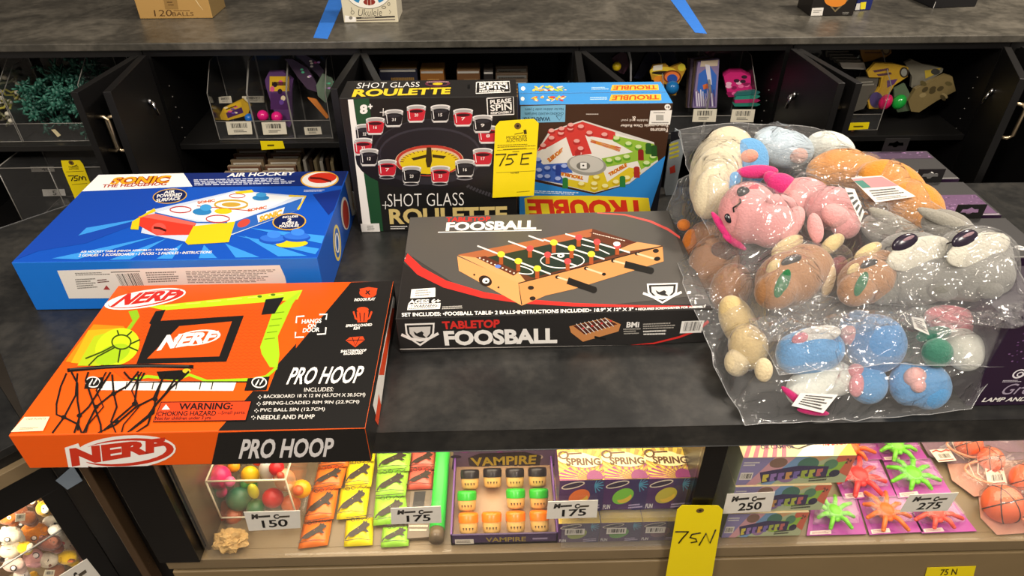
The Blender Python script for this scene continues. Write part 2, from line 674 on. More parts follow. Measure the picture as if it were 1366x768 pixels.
o = MB().prism([PY(74, 641, .7215), PY(97, 621, .7215), PY(110, 641, .7215), PY(90, 653, .7215)], (0, .0008, 0), mat('7a8896', rough=.5)).build('masking_tape')
tagit(o, 'short grey-blue piece of tape on the corner case edge below the orange box', 'tape')

# ------------------------------------------------------------------ upper ledge and open cabinets
tagit(MB().box(-1.95, 2.0, 1.655, 2.6, .243, .2605, LAM2).build('upper_ledge', bevel=.002), 'long dark grey upper ledge running above the row of open cabinets', 'ledge')
XB = [-1.47, -.845, -.324, .202, .724, 1.26, 1.80]
CN = ['far left under the brown ball carton', 'holding three clear bins left of the roulette box', 'behind the black roulette game box',
      'holding purple and pink toy packs behind the blue game boxes', 'holding the green and pink egg toys', 'at the right end beyond the last door handle']
DOORS = {0: [((-.86, 1.648), (-.89, 1.408), 1)], 1: [((-.828, 1.648), (-.806, 1.408), -1), ((-.337, 1.648), (-.351, 1.412), 1)],
         2: [((-.308, 1.648), (-.235, 1.415), -1), ((.188, 1.648), (.175, 1.412), 1)], 3: [((.216, 1.648), (.284, 1.415), -1), ((.71, 1.648), (.73, 1.412), 1)],
         4: [((.738, 1.648), (.783, 1.412), -1), ((1.232, 1.648), (1.134, 1.43), 1)], 5: [((1.29, 1.648), (1.275, 1.43), -1)]}
for i in range(6):
    x0, x1 = XB[i] + .001, XB[i + 1] - .001
    c = empty('cabinet', ((x0 + x1) / 2, 1.83, -.9), 'black open cabinet ' + CN[i], 'cabinet', 'black cabinets under the ledge')
    mb = MB()
    mb.box(x0, x0 + .016, 1.665, 2.05, -.9, .242, BLACK).box(x1 - .016, x1, 1.665, 2.05, -.9, .242, BLACK)
    mb.box(x0, x1, 2.05, 2.062, -.9, .242, BLACK).box(x0 + .016, x1 - .016, 1.665, 2.05, .226, .242, BLACK)
    mb.box(x0 + .016, x1 - .016, 1.665, 2.05, -.26, -.24, BLACK)
    at(c, MB().box(x0 + .017, x1 - .017, 1.667, 2.049, -.017, -.001, mat('1d1c1b', rough=.35, var=.1))).build('shelf', c, bevel=.0015)
    pins = mb
    for xs, sg in ((x0 + .0165, 1), (x1 - .0165, -1)):
        for k in range(7):
            pins.ell((xs, 1.71, .02 + .028 * k - .05), .0017, mat('8a8680'), 6, 4)
    at(c, mb).build('carcass', c)
    for (h, f, hand) in DOORS[i]:
        h, f = Vector((*h, 0)), Vector((*f, 0))
        t = (f - h).normalized()
        n = Vector((-t.y, t.x, 0)) * hand       # towards the outside of the door
        d = empty('door', h)
        d.parent = c
        d.location = h - c.location
        mb = MB()
        th = .016
        q = [h - n * 0, f, f + n * th, h + n * th]
        mb.hexa([(p.x, p.y, -.5) for p in (q if hand > 0 else q[::-1])] + [(p.x, p.y, .236) for p in (q if hand > 0 else q[::-1])], BLACK)
        mb.v = [tuple(Vector(v) - h) for v in mb.v]
        me = mb.build('door_panel', None, bevel=.0008)
        me.parent = d
        hb = MB()
        e = f - t * .028 + n * th
        za, zb = .172, .092
        pts = [e + Vector((0, 0, za)), e + n * .018 + Vector((0, 0, za)), e + n * .026 + Vector((0, 0, za - .008)), e + n * .026 + Vector((0, 0, zb + .008)), e + n * .018 + Vector((0, 0, zb)), e + Vector((0, 0, zb))]
        hb.tube([p - h for p in pts], .0042, STEEL)
        hb.build('handle', d)
        lk = MB()
        k = h + t * .07 - n * .004 + Vector((0, 0, .15))
        lk.tube([k - h, k - h - n * .008 + Vector((.0, 0, -.035))], .004, CHROME).ell(k - h + t * .008, (.006, .006, .008), CHROME, 8, 6).ell(k - h - t * .01 + Vector((0, 0, -.012)), (.005, .006, .007), CHROME, 8, 6)
        lk.build('hinge', d)

# ================================================================== boxed games on the counter
WHT, RED, ORG = 'f2efe9', 'd8302a', 'e8590c'


def crest(a, cx, cy, w, h):
    s = lambda x, y: (cx + x * w, cy + y * h)
    a.poly(WHT, [s(-.5, -.42), s(.5, -.46), s(.47, .02), s(.3, .3), s(0, .56), s(-.3, .3), s(-.47, .02)])
    a.poly('262524', [s(-.44, -.35), s(.44, -.39), s(.41, .0), s(.26, .24), s(0, .46), s(-.26, .24), s(-.41, 0)])
    a.poly('d4d1cb', [s(-.36, -.27), s(.36, -.3), s(.34, 0), s(.2, .2), s(0, .36), s(-.2, .2), s(-.34, 0)])
    a.poly('262524', [s(-.22, -.1), s(-.1, .0), s(.06, -.1), s(.13, -.02), s(.1, .06), s(.24, .22), s(-.02, .16), s(-.16, .08)])
    a.line(WHT, [s(-.62, .05), s(-.3, .24), s(0, .3), s(.3, .22), s(.62, .0)], h * .12)


def foosball():
    f = boxframe(-.1658, .8424, .0008, .0236, .51, .3127, .0719)
    root = carton('game_box', f, card('272524'), {'t': card('403d3a')}, 'charcoal carton printed with a wooden tabletop foosball table, lying flat on the counter', 'game box')
    a = Print(f['top'], [(547, 290), (891, 282), (951, 412), (528, 425)], (510, 260), 2.9696)
    a.poly('53504c', [(110, 82), (1132, 66), (1160, 160), (1250, 400), (900, 437), (560, 420), (300, 360), (90, 228)])
    a.poly('232120', [(58, 492), (85, 270), (150, 320), (250, 368), (400, 408), (560, 430), (760, 442), (1000, 446), (1275, 444), (1308, 470)])
    a.poly('1c1a1a', [(58, 490), (70, 466), (1290, 432), (1309, 452)])
    a.line('c9c4bd', [(90, 250), (150, 305), (250, 357), (400, 399), (560, 425), (760, 438), (1000, 444)], 6, 2)
    a.line(RED, [(88, 247), (150, 302), (250, 354), (400, 397), (560, 422), (760, 436), (1000, 442), (1240, 443)], 40, 3)
    a.line('d8564f', [(850, 74), (960, 82), (1060, 108), (1130, 140), (1180, 172)], 4, 12)
    a.text(RED, 'TABLETOP', [(255, 90), (430, 87), (428, 106), (253, 108)], .03)
    a.text(WHT, 'FOOSBALL', [(256, 110), (612, 102), (610, 139), (252, 144)], .045)
    a.line(WHT, [(222, 149), (632, 142)], 3.5)
    # picture of the table
    a.poly('5f3320', [(300, 240), (832, 137), (1010, 192), (1112, 207), (980, 240), (545, 355)])
    a.poly('a9623c', [(302, 238), (832, 137), (826, 168), (400, 252), (390, 262)])
    a.poly('213026', [(400, 252), (800, 170), (975, 224), (600, 330)])
    a.poly('5a2a1d', [(372, 250), (410, 244), (545, 308), (522, 322)])
    a.poly('e0a065', [(300, 240), (372, 250), (522, 322), (540, 308), (570, 345), (545, 357)])
    a.poly('5a2a1d', [(818, 152), (840, 148), (1005, 190), (985, 198)])
    a.poly('cf9660', [(985, 198), (1010, 190), (1112, 206), (975, 226), (940, 217)])
    a.poly('dd9d60', [(298, 244), (540, 350), (554, 440), (305, 302)])
    a.poly('d08f54', [(540, 352), (1108, 205), (1113, 266), (760, 375), (650, 400), (555, 440)])
    a.line('201b18', [(554, 437), (541, 352), (1108, 206)], 4)
    for k, n in enumerate('0123456789'): a.ell('d8c9b8', 388 + k * 15, 252 + k * 6.6, 4, 3) if k != 5 else a.ell('5c7fd0', 460, 285, 12, 7)
    a.micro('d8c9b8', [(835, 152), (985, 188), (983, 194), (833, 158)], 1, 3)
    a.ring(WHT, 714, 263, 86, 29, 4)
    a.ring(WHT, 545, 298, 55, 14, 4, 12, a0=-90, a1=90)
    a.line(WHT, [(790, 200), (850, 215), (900, 238)], 4)
    for (x0, y0, x1, y1) in ((378, 204, 668, 316), (580, 164, 640, 185), (500, 186, 770, 284), (640, 180, 880, 258), (725, 158, 980, 232), (425, 222, 560, 275)):
        a.line('e8e2da', [(x0, y0), (x1, y1)], 6)
    for (x, y) in ((472, 238), (540, 265), (615, 294), (680, 192), (750, 214), (828, 238)):
        a.rect('a04a22', x - 8, y + 8, x + 8, y + 40)
        a.ell('f0d23a', x, y, 15, 12)
    for (x, y) in ((586, 215), (656, 240), (735, 266), (778, 172), (850, 190), (930, 205)):
        a.rect('a04a22', x - 8, y + 8, x + 8, y + 36)
        a.ell('d84a4a', x, y, 14, 12)
    a.ell(WHT, 708, 243, 14, 9); a.ell('222222', 708, 243, 5, 3)
    a.ell(WHT, 928, 198, 14, 9)
    for x, y in ((590, 370), (597, 412), (1082, 225), (1088, 256)): a.ell('241c18', x, y, 12, 8)
    a.ell('2a1c14', 410, 342, 27, 20, 25); a.ell(WHT, 412, 342, 14, 11); a.ell('222222', 414, 344, 5, 4)
    for x, y in ((366, 318), (462, 368)): a.ell('2a1c14', x, y, 4, 4)
    for (x0, y0, x1, y1) in ((695, 328, 770, 352), (808, 294, 880, 318), (915, 264, 990, 284), (1008, 236, 1088, 260)):
        a.ell('241c18', x0, y0, 9, 7)
        a.line('e9c19a', [(x0, y0), (x1, y1)], 7)
    a.line('181614', [(735, 342), (845, 380)], 27, 24); a.ell('181614', 838, 378, 13, 13)
    a.line('181614', [(960, 278), (1070, 305)], 27, 24); a.ell('181614', 1062, 303, 13, 13)
    a.ell('181614', 878, 317, 8, 6); a.ell('181614', 1086, 258, 12, 7)
    crest(a, 1108, 388, 122, 80)
    a.text(WHT, 'AGES 6+', [(108, 416), (232, 412), (232, 428), (104, 432)], .04)
    a.poly(WHT, [(104, 434), (233, 429), (230, 452), (100, 457)])
    a.text('222222', '! WARNING:', [(118, 437), (226, 433), (224, 443), (115, 447)], .02)
    a.micro('777777', [(108, 448), (226, 444), (226, 450), (106, 454)], 1, 5)
    a.micro('bdb8b0', [(240, 442), (330, 438), (328, 452), (238, 456)], 2, 9)
    a.text(WHT, 'SET INCLUDES: \u2022FOOSBALL TABLE\u2022 2 BALLS\u2022INSTRUCTIONS INCLUDED\u2022 18.9" X 12" X 3" \u2022', [(78, 468), (1010, 447), (1009, 462), (79, 484)], .03)
    a.text(WHT, 'REQUIRES SCREWDRIVER FOR ASSEMBLY', [(1014, 449), (1280, 440), (1280, 450), (1013, 460)], .03)
    put(a, 'printed_top', root)
    a = Print(f['front'], [(528, 425), (951, 412), (943, 457), (533, 471)], (510, 260), 2.9696)
    a.text(RED, 'TABLETOP', [(238, 500), (470, 492), (468, 525), (244, 532)], .04)
    a.text(WHT, 'FOOSBALL', [(243, 538), (697, 526), (698, 588), (250, 598)], .045)
    crest(a, 150, 548, 120, 92)
    a.poly('c98750', [(745, 520), (890, 486), (948, 512), (940, 540), (800, 582), (752, 545)])
    a.poly('5a2a1d', [(760, 518), (888, 490), (935, 512), (805, 552)])
    for i in range(8): a.line('e8e2da', [(772 + i * 16, 510 - i * 3.6), (815 + i * 15, 552 - i * 4.6)], 3)
    for i in range(7): a.ell(('d84a4a', 'e9dccb')[i % 2], 800 + i * 18, 528 - i * 5, 5, 4)
    a.line('181614', [(845, 562), (890, 572)], 8)
    a.text(WHT, 'BMi', [(972, 503), (1022, 502), (1020, 524), (970, 525)], .03)
    a.micro('aaa59d', [(958, 528), (1028, 526), (1022, 552), (962, 554)], 3, 2)
    a.micro('aaa59d', [(1036, 508), (1172, 502), (1168, 530), (1036, 534)], 3, 4)
    a.micro('e9e5de', [(1036, 536), (1130, 532), (1130, 556), (1040, 558)], 2, 6)
    a.line(RED, [(985, 600), (1080, 588), (1180, 563), (1250, 535), (1292, 500)], 4, 12)
    a.poly(WHT, [(1188, 500), (1276, 497), (1265, 545), (1181, 548)])
    a.barcode([(1198, 503), (1268, 501), (1258, 536), (1192, 540)], 4)
    a.line('cfcac2', [(66, 612), (1000, 597)], 4)
    put(a, 'printed_front', root)
    a = Print(f['top'], [(547, 290), (891, 282), (951, 412), (528, 425)], (510, 260), 2.9696, lift=.002)
    a.poly(WHT, [(117, 377), (212, 371), (212, 407), (113, 413)])
    a.micro('8a8782', [(135, 380), (195, 376), (195, 402), (130, 407)], 3, 8)
    put(a, 'price_sticker', root)


def oval_logo(a, cx, cy, rx, ry, rot, q):
    a.ell(WHT, cx, cy, rx, ry, rot)
    a.ell('c8281c', cx + rx * .02, cy, rx * .93, ry * .82, rot)
    a.ell(WHT, cx - rx * .06, cy + ry * .02, rx * .84, ry * .74, rot)
    a.text('c8281c', 'NERF', q, .05)


def hoop():
    f = boxframe(-.6488, .619, .0008, .0018, .4678, .3318, .0668)
    root = carton('game_box', f, card(ORG), {'r': card('1b1a19')}, 'orange and black toy basketball hoop carton overhanging the front counter edge', 'game box')
    K = dict(o=(0, 370), k=2.5296)
    a = Print(f['top'], [(159, 381), (526, 375), (487, 571), (9.5, 582)], **K)
    a.poly('1b1a19', [(1187, 18), (1345, 6), (1232, 512), (733, 526), (855, 384), (905, 384), (942, 290)])
    a.poly('e0540c', [(400, 30), (1187, 18), (1000, 240), (1020, 50), (540, 100)])
    # backboard
    a.poly('d8510f', [(455, 112), (985, 62), (905, 245), (930, 300), (890, 352), (430, 352), (360, 300), (440, 200)])
    hexm = ink('b8430c')
    for r in range(22):                                     # honeycomb texture on the board
        y = 112 + r * 11
        xa = 480 - max(0, (r - 5)) * 4
        pts = []
        for c in range(46):
            x = xa + c * 10.5
            if x > 965 - r * 4.6: break
            pts.append((x, y + (3 if c % 2 else -3)))
        if len(pts) > 2: a.line(hexm, pts, 1.6)
    a.poly('b9dc1c', [(500, 100), (860, 62), (1024, 44), (1008, 76), (860, 88), (560, 112)])
    a.poly('a4cf1f', [(1024, 44), (990, 92), (940, 200), (945, 262), (938, 306), (912, 304), (885, 260), (880, 236), (925, 112), (972, 78)])
    a.poly('8fbe1f', [(436, 116), (466, 110), (474, 134), (440, 182), (424, 182), (450, 148)])
    for i in range(6): a.line('d9f05a', [(560 + i * 70, 98 - i * 7), (610 + i * 70, 94 - i * 7)], 3)
    for i in range(5): a.line('6d9a12', [(895 + i * 8, 210 - i * 22), (930 + i * 8, 206 - i * 22)], 3)
    for x, y in ((880, 66), (925, 60)): a.ell('4a7010', x, y, 8, 4)
    a.poly('191817', [(885, 128), (900, 76), (962, 68), (930, 124)])
    a.poly('191817', [(528, 116), (562, 110), (545, 148), (826, 130), (766, 286), (462, 294), (512, 160), (506, 156)])
    a.poly('d8510f', [(608, 166), (786, 150), (742, 268), (498, 276)])
    a.ell(WHT, 668, 205, 80, 25, -8); a.ell('d8510f', 664, 206, 74, 21, -8)
    a.text(WHT, 'NERF', [(566, 196), (742, 182), (722, 218), (530, 250)], .05)
    # ball with a streak behind it
    a.poly('e08a14', [(318, 160), (420, 166), (440, 200), (300, 296), (222, 286), (258, 236)])
    a.poly('d8ae1a', [(300, 180), (420, 172), (440, 210), (320, 298), (240, 290), (270, 236)])
    a.poly('b4c81c', [(320, 200), (400, 178), (440, 210), (340, 300), (262, 300)])
    a.ell('c6dc1e', 398, 236, 78, 60, -25)
    a.ell('a2c81c', 382, 262, 62, 30, -22)
    a.ring('33420c', 412, 220, 32, 24, 5)
    for p in (((384, 234), (350, 252), (290, 276)), ((440, 228), (475, 212)), ((404, 198), (398, 180)), ((430, 200), (448, 184)), ((408, 244), (400, 290)), ((390, 238), (330, 270), (300, 300)), ((436, 236), (468, 250))): a.line('33420c', p, 5)
    # rim, fittings, net
    a.poly('ece8e0', [(340, 352), (800, 352), (788, 384), (330, 382)])
    for x in (430, 470, 520, 600, 680, 720): a.line('3a3936', [(x, 354), (x - 6, 380)], 4)
    a.line('9ccb1c', [(440, 348), (500, 336), (600, 346), (640, 330), (700, 352), (850, 346), (900, 336), (935, 306)], 10)
    a.line('191817', [(436, 356), (600, 354), (860, 354), (905, 342)], 4)
    a.poly('191817', [(292, 342), (352, 338), (346, 376), (284, 378)])
    a.poly('191817', [(838, 342), (912, 336), (900, 382), (826, 384)])
    for x, y in ((314, 355), (876, 356)): a.ring(WHT, x, y, 24, 17, 4); a.line(WHT, [(x - 12, y + 10), (x, y - 10), (x + 2, y + 8), (x + 14, y - 10)], 5)
    a.poly('141312', [(530, 320), (650, 312), (615, 348), (540, 345)])
    a.line('141312', [(228, 316), (360, 304), (500, 300), (655, 304)], 12)
    a.line('4b4a46', [(236, 312), (420, 301), (640, 301)], 3)
    a.ell('c9b62a', 632, 318, 14, 8)
    net = [((225, 325), (205, 370), (190, 430), (190, 465), (215, 475)), ((262, 325), (255, 400), (215, 475), (175, 528)), ((242, 322), (262, 360), (262, 420), (270, 470), (250, 528)),
           ((375, 322), (335, 385), (300, 440), (268, 470), (262, 520)), ((380, 330), (385, 395), (395, 440), (375, 490), (390, 528)), ((470, 320), (430, 370), (375, 400), (325, 440), (280, 530)),
           ((470, 330), (455, 430), (420, 460), (350, 520)), ((560, 325), (520, 410), (460, 440), (390, 500), (330, 530)), ((555, 330), (525, 420), (520, 460), (440, 520)), ((640, 320), (575, 380), (530, 430), (500, 470), (430, 528)),
           ((300, 322), (290, 350), (320, 440), (340, 500), (340, 530)), ((420, 322), (440, 345), (475, 350), (490, 325)), ((215, 475), (265, 500), (275, 528)), ((600, 335), (560, 395), (520, 440), (500, 500), (460, 528))]
    for p in net: a.line('191512', p, 6.5)
    for x0 in (360, 480): a.line('191512', [(x0, 322), (x0 - 34, 385), (x0 - 10, 440), (x0 - 62, 500), (x0 - 70, 528)], 4.5)
    for x, y in ((325, 440), (215, 475), (385, 395), (455, 430), (525, 415), (268, 470), (395, 490)): a.ell('191512', x, y, 9, 7)
    oval_logo(a, 493, 74, 140, 29, -9.5, [(435, 56), (614, 42), (582, 76), (372, 102)])
    a.poly('111110', [(545, 423), (851, 419), (831, 487), (517, 492)])
    a.poly('e1441c', [(547, 426), (848, 422), (829, 484), (520, 489)])
    a.poly(WHT, [(562, 432), (575, 449), (547, 450)])
    a.text('1a1512', 'WARNING:', [(607, 428), (790, 425), (784, 449), (604, 451)], .03)
    a.text('1a1512', 'CHOKING HAZARD', [(535, 456), (732, 453), (729, 470), (531, 472)], .02)
    a.text('1a1512', '--Small parts.', [(738, 454), (832, 452), (829, 468), (735, 470)], .01)
    a.text('1a1512', 'Not for children under 3 yrs.', [(526, 474), (718, 471), (714, 486), (524, 489)], .02)
    a.text(WHT, 'PRO HOOP', [(992, 305), (1234, 299), (1212, 358), (966, 363)], .02)
    a.text('d8d4cc', 'INCLUDES:', [(1028, 373), (1128, 371), (1124, 385), (1026, 387)], .01)
    for q, t in (([(892, 397), (1234, 390), (1231, 405), (890, 412)], 'BACKBOARD 18 X 12 IN (45.7CM X 30.5CM)'), ([(888, 420), (1214, 414), (1210, 428), (886, 435)], 'SPRING-LOADED RIM 9IN (22.9CM)'),
                 ([(880, 443), (1098, 439), (1095, 453), (878, 458)], 'PVC BALL 5IN (12.7CM)'), ([(870, 466), (1063, 463), (1060, 478), (868, 481)], 'NEEDLE AND PUMP')):
        a.text('d8d4cc', t, q, .015)
        x, y = q[0][0] - 14, q[0][1] + 8
        for dx, dy in ((-5, 0), (5, 0), (0, -5), (0, 5)): a.ell('d8d4cc', x + dx, y + dy, 2.4, 2.2, n=6)
    for t, q in (('HANGS', [(1022, 143), (1088, 140), (1086, 155), (1020, 158)]), ('ON', [(1042, 159), (1070, 157), (1068, 170), (1040, 172)]), ('DOOR', [(1026, 173), (1082, 170), (1080, 185), (1023, 188)])): a.text(WHT, t, q, .03)
    for p in (((1002, 156), (1004, 134), (1030, 132)), ((1080, 127), (1106, 126), (1102, 144)), ((1102, 170), (1100, 192), (1072, 194)), ((1028, 203), (998, 204), (1000, 186))): a.line(WHT, p, 5)
    I = 'd8451c'
    a.ell(I, 1244, 53, 29, 17); a.poly(I, [(1216, 40), (1246, 34), (1276, 38), (1270, 60), (1220, 60)]); a.line('1b1a19', [(1238, 46), (1250, 60)], 4); a.line('1b1a19', [(1250, 46), (1236, 58)], 4)
    a.text(WHT, 'INDOOR PLAY', [(1200, 72), (1269, 69), (1267, 79), (1197, 82)], .03)
    a.ell(I, 1226, 110, 20, 9); a.line(I, [(1195, 116), (1202, 140), (1216, 148)], 6); a.line(I, [(1256, 116), (1248, 138), (1234, 147)], 6); a.poly(I, [(1206, 117), (1246, 116), (1240, 152), (1208, 153)]); a.line('1b1a19', [(1216, 120), (1218, 150)], 3); a.line('1b1a19', [(1232, 120), (1230, 150)], 3)
    a.text(WHT, 'SPRING-LOADED', [(1170, 160), (1258, 156), (1256, 165), (1168, 169)], .03); a.text(WHT, 'RIM', [(1196, 169), (1216, 168), (1214, 177), (1194, 178)], .03)
    a.poly(I, [(1182, 203), (1226, 200), (1232, 212), (1200, 237), (1168, 214)]); a.line('1b1a19', [(1172, 214), (1230, 212)], 3); a.line('1b1a19', [(1190, 204), (1200, 232), (1214, 203)], 3)
    a.text(WHT, 'SHATTERPROOF', [(1152, 246), (1238, 242), (1236, 251), (1150, 255)], .03); a.text(WHT, 'BACKBOARD', [(1162, 255), (1226, 252), (1224, 260), (1160, 263)], .03)
    put(a, 'printed_top', root)
    a = Print(f['front'], [(9.5, 582), (487, 571), (497, 614.5), (40.5, 625)], **K)
    a.poly('1b1a19', [(733, 524), (1240, 505), (1262, 620), (718, 640)])
    a.ell(WHT, 420, 590, 172, 56, -4); a.ell('c8331c', 425, 590, 160, 46, -4); a.ell(WHT, 408, 590, 152, 38, -4)
    a.poly(WHT, [(217, 575), (262, 560), (300, 640), (233, 640)])
    a.text('c8331c', 'NERF', [(232, 578), (553, 540), (553, 585), (245, 638)], .06)
    a.text('d8d4d2', 'PRO HOOP', [(818, 545), (1129, 540), (1121, 604), (804, 612)], .03)
    put(a, 'printed_front', root)
    a = Print(f['right'])
    a.poly('e9e5df', [(497, 540), (524, 395), (527, 398), (506, 572)])
    a.poly('d8451c', [(505, 500), (523, 410), (526, 412), (512, 500)])
    a.poly('d8451c', [(500, 560), (505, 525), (508, 540), (505, 572)])
    put(a, 'printed_end', root)
    a = Print(f['top'], [(159, 381), (526, 375), (487, 571), (9.5, 582)], lift=.002, **K)
    a.poly('f3e6c0', [(82, 476), (168, 475), (145, 523), (36, 527)])
    a.text('8a8270', '1500 POINTS', [(92, 480), (157, 478), (154, 485), (88, 487)], .01)
    a.micro('8a8270', [(70, 512), (130, 510), (126, 518), (64, 520)], 2, 2)
    put(a, 'price_sticker', root)


def airhockey():
    f = boxframe(-.8261, .9721, .0008, .0017, .5157, .3216, .1029)
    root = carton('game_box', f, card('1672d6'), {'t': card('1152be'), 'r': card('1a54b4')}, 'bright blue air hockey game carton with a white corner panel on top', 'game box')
    K = dict(o=(0, 210), k=2.8438)
    a = Print(f['top'], [(131, 231), (466, 227), (424.5, 345), (15, 352.5)], **K)
    a.poly('1646ae', [(300, 125), (720, 112), (560, 240), (330, 330), (150, 360), (60, 395)])
    for (x0, y0, x1, y1, x2, y2) in ((610, 300, 200, 390, 300, 392), (640, 310, 420, 395, 500, 393), (700, 330, 600, 390, 660, 390), (780, 335, 760, 388, 830, 387), (860, 330, 900, 385, 990, 383), (930, 300, 1060, 380, 1170, 378),
                                    (560, 230, 300, 300, 330, 270), (950, 270, 1240, 330, 1245, 300), (900, 300, 1200, 372, 1215, 350)):
        a.poly('3a96e8', [(x0, y0), (x1, y1), (x2, y2)])
    a.poly('10286e', [(695, 56), (1322, 47), (1300, 106), (732, 110)])
    a.poly('0f2c80', [(1190, 140), (1300, 120), (1270, 200), (1250, 220)])
    a.poly('f6f4f0', [(374, 62), (700, 56), (734, 108), (306, 127)])
    a.text('a83c14', 'SONIC', [(436, 72), (656, 64), (640, 96), (414, 101)], .1)
    a.text('f0a81c', 'SONIC', [(436, 72), (656, 64), (640, 96), (414, 101)], .03)
    a.text('a8281e', 'THE HEDGEHOG', [(392, 100), (640, 91), (632, 104), (386, 113)], .03)
    a.text(WHT, 'AIR HOCKEY', [(872, 57), (1126, 49), (1120, 64), (864, 72)], .03)
    a.micro('cfd6ea', [(738, 80), (1130, 72), (1136, 98), (742, 106)], 4, 3)
    a.ell('e8b23c', 1216, 82, 72, 33, -2); a.ell(WHT, 1216, 82, 66, 29, -2); a.ell('d83420', 1226, 76, 54, 20, -4); a.line('5a100c', [(1180, 76), (1220, 78), (1260, 90)], 8)
    a.micro('cfd6ea', [(1158, 121), (1244, 120), (1240, 130), (1156, 131)], 2, 5)
    a.ell('d8a83c', 648, 146, 66, 29, -6); a.ell('0f1f56', 648, 146, 62, 26, -6)
    for t, q in (('AIR', [(626, 126), (670, 122), (668, 133), (624, 137)]), ('POWERED', [(600, 140), (696, 133), (694, 146), (598, 153)]), ('SURFACE', [(598, 157), (690, 148), (686, 161), (594, 170)])): a.text(WHT, t, q, .03)
    # picture of the air hockey table
    a.poly('c8d4e8', [(560, 205), (900, 125), (1165, 148), (1140, 200), (880, 300), (740, 330), (540, 290)])
    a.poly('eef0f2', [(592, 212), (905, 130), (1120, 150), (868, 258)])
    a.poly('2a62b8', [(895, 246), (1150, 155), (1140, 200), (880, 296)])
    a.poly('d9dde6', [(980, 222), (1085, 190), (1078, 215), (985, 250)])
    a.poly('d83a2a', [(530, 226), (600, 214), (752, 250), (725, 298), (600, 300), (532, 262)])
    a.poly('e8675a', [(530, 226), (600, 214), (752, 250), (742, 262), (600, 238)])
    a.ell('f0554a', 608, 275, 28, 24); a.line('4a0f0a', [(588, 270), (610, 272), (636, 282)], 9)
    a.poly('e8c81c', [(740, 264), (898, 246), (874, 326), (720, 336), (708, 326)])
    a.poly('e8c81c', [(506, 246), (590, 194), (596, 206), (536, 232), (530, 278), (500, 276)])
    a.poly('e8c81c', [(894, 130), (960, 122), (968, 132), (905, 140)]); a.line('e0bf30', [(1100, 146), (1164, 148), (1134, 200)], 8)
    a.line('2a62b8', [(592, 212), (752, 250), (868, 250)], 5)
    a.ring('b8343a', 690, 200, 40, 12, 4); a.ring('b8343a', 832, 236, 44, 14, 4); a.ring('c8a03c', 882, 180, 62, 17, 7); a.ell('c8a03c', 882, 180, 36, 9)
    a.ring('b8343a', 905, 146, 30, 8, 3); a.line('b8343a', [(752, 185), (960, 205)], 3)
    a.ell('2b7fbe', 772, 208, 36, 14); a.ell('3d9ad8', 786, 192, 22, 13); a.ell('2b7fbe', 994, 154, 32, 11); a.ell('3d9ad8', 996, 142, 20, 9); a.ell('e8c81c', 852, 206, 33, 11)
    a.text('c8561c', 'SONIC', [(752, 168), (820, 158), (822, 168), (756, 178)], .05); a.text('c8561c', 'SONIC', [(945, 198), (1018, 184), (1016, 196), (945, 208)], .05)
    a.text('e8a81c', 'SONIC', [(990, 226), (1076, 198), (1070, 222), (990, 250)], .06)
    a.ell('c8483c', 930, 252, 26, 14, -25)
    a.ell('d8a83c', 1102, 247, 64, 33, -3); a.ell('0f1f56', 1102, 247, 59, 29, -3)
    for t, q in (('INCLUDES', [(1078, 226), (1136, 222), (1135, 230), (1076, 234)]), ('2', [(1096, 235), (1112, 234), (1110, 247), (1094, 248)]), ('PUCKS &', [(1076, 250), (1136, 246), (1134, 256), (1074, 260)]), ('PADDLES', [(1066, 261), (1140, 257), (1138, 267), (1064, 271)])): a.text(WHT, t, q, .03)
    a.ell('e0c81c', 1112, 332, 60, 14, -3)
    for x, y in ((1040, 310), (1130, 302)): a.ell('1a4fb8', x, y + 6, 52, 17); a.ell('2f6fd8', x, y, 48, 14); a.ell('3c84e8', x + 4, y - 14, 26, 14)
    a.text(WHT, 'AIR HOCKEY TABLE (MINOR ASSEMBLY) \u2022 TOP BOARD', [(312, 360), (680, 350), (678, 359), (308, 371)], .02)
    a.text(WHT, '2 GOALIES \u2022 2 SCOREBOARDS \u2022 2 PUCKS \u2022 2 PADDLES \u2022 INSTRUCTIONS', [(306, 373), (812, 359), (808, 369), (302, 383)], .02)
    put(a, 'printed_top', root)
    a = Print(f['front'], [(15, 352.5), (424.5, 345), (432, 403), (49, 412)], **K)
    a.poly('e6e3dc', [(222, 433), (1066, 410), (1082, 450), (1094, 520), (266, 532)])
    a.micro('77756f', [(290, 440), (420, 436), (426, 448), (294, 452)], 2, 1); a.micro('77756f', [(290, 462), (368, 458), (376, 494), (300, 500)], 5, 2)
    a.line('55534e', [(428, 438), (540, 434)], 3); a.barcode([(446, 444), (536, 440), (556, 488), (470, 492)], 8, 20)
    a.micro('5a2a26', [(374, 464), (420, 460), (424, 474), (378, 478)], 2, 4); a.poly('a83c3c', [(398, 500), (410, 484), (424, 500)])
    a.micro('77756f', [(560, 436), (690, 432), (696, 470), (570, 476)], 5, 5); a.micro('8a8882', [(712, 432), (1060, 424), (1072, 470), (720, 476)], 8, 6)
    put(a, 'printed_front', root)
    a = Print(f['right'], [(424.5, 345), (466, 227), (472, 288), (432, 403)], (380, 210), 4.04)
    a.poly('ece8e0', [(322, 120), (346, 68), (378, 300), (352, 330)])
    a.text('b8862c', 'SONIC', [(352, 130), (360, 128), (372, 290), (358, 300)], .05)
    a.ell('d8c26a', 268, 478, 18, 96); a.ell('2a5fb4', 268, 478, 12, 78); a.ring('e8e4da', 268, 478, 8, 50, 5)
    a.ell('e8e2d8', 316, 318, 22, 92); a.ell('b03a30', 318, 322, 16, 80)
    put(a, 'printed_end', root)


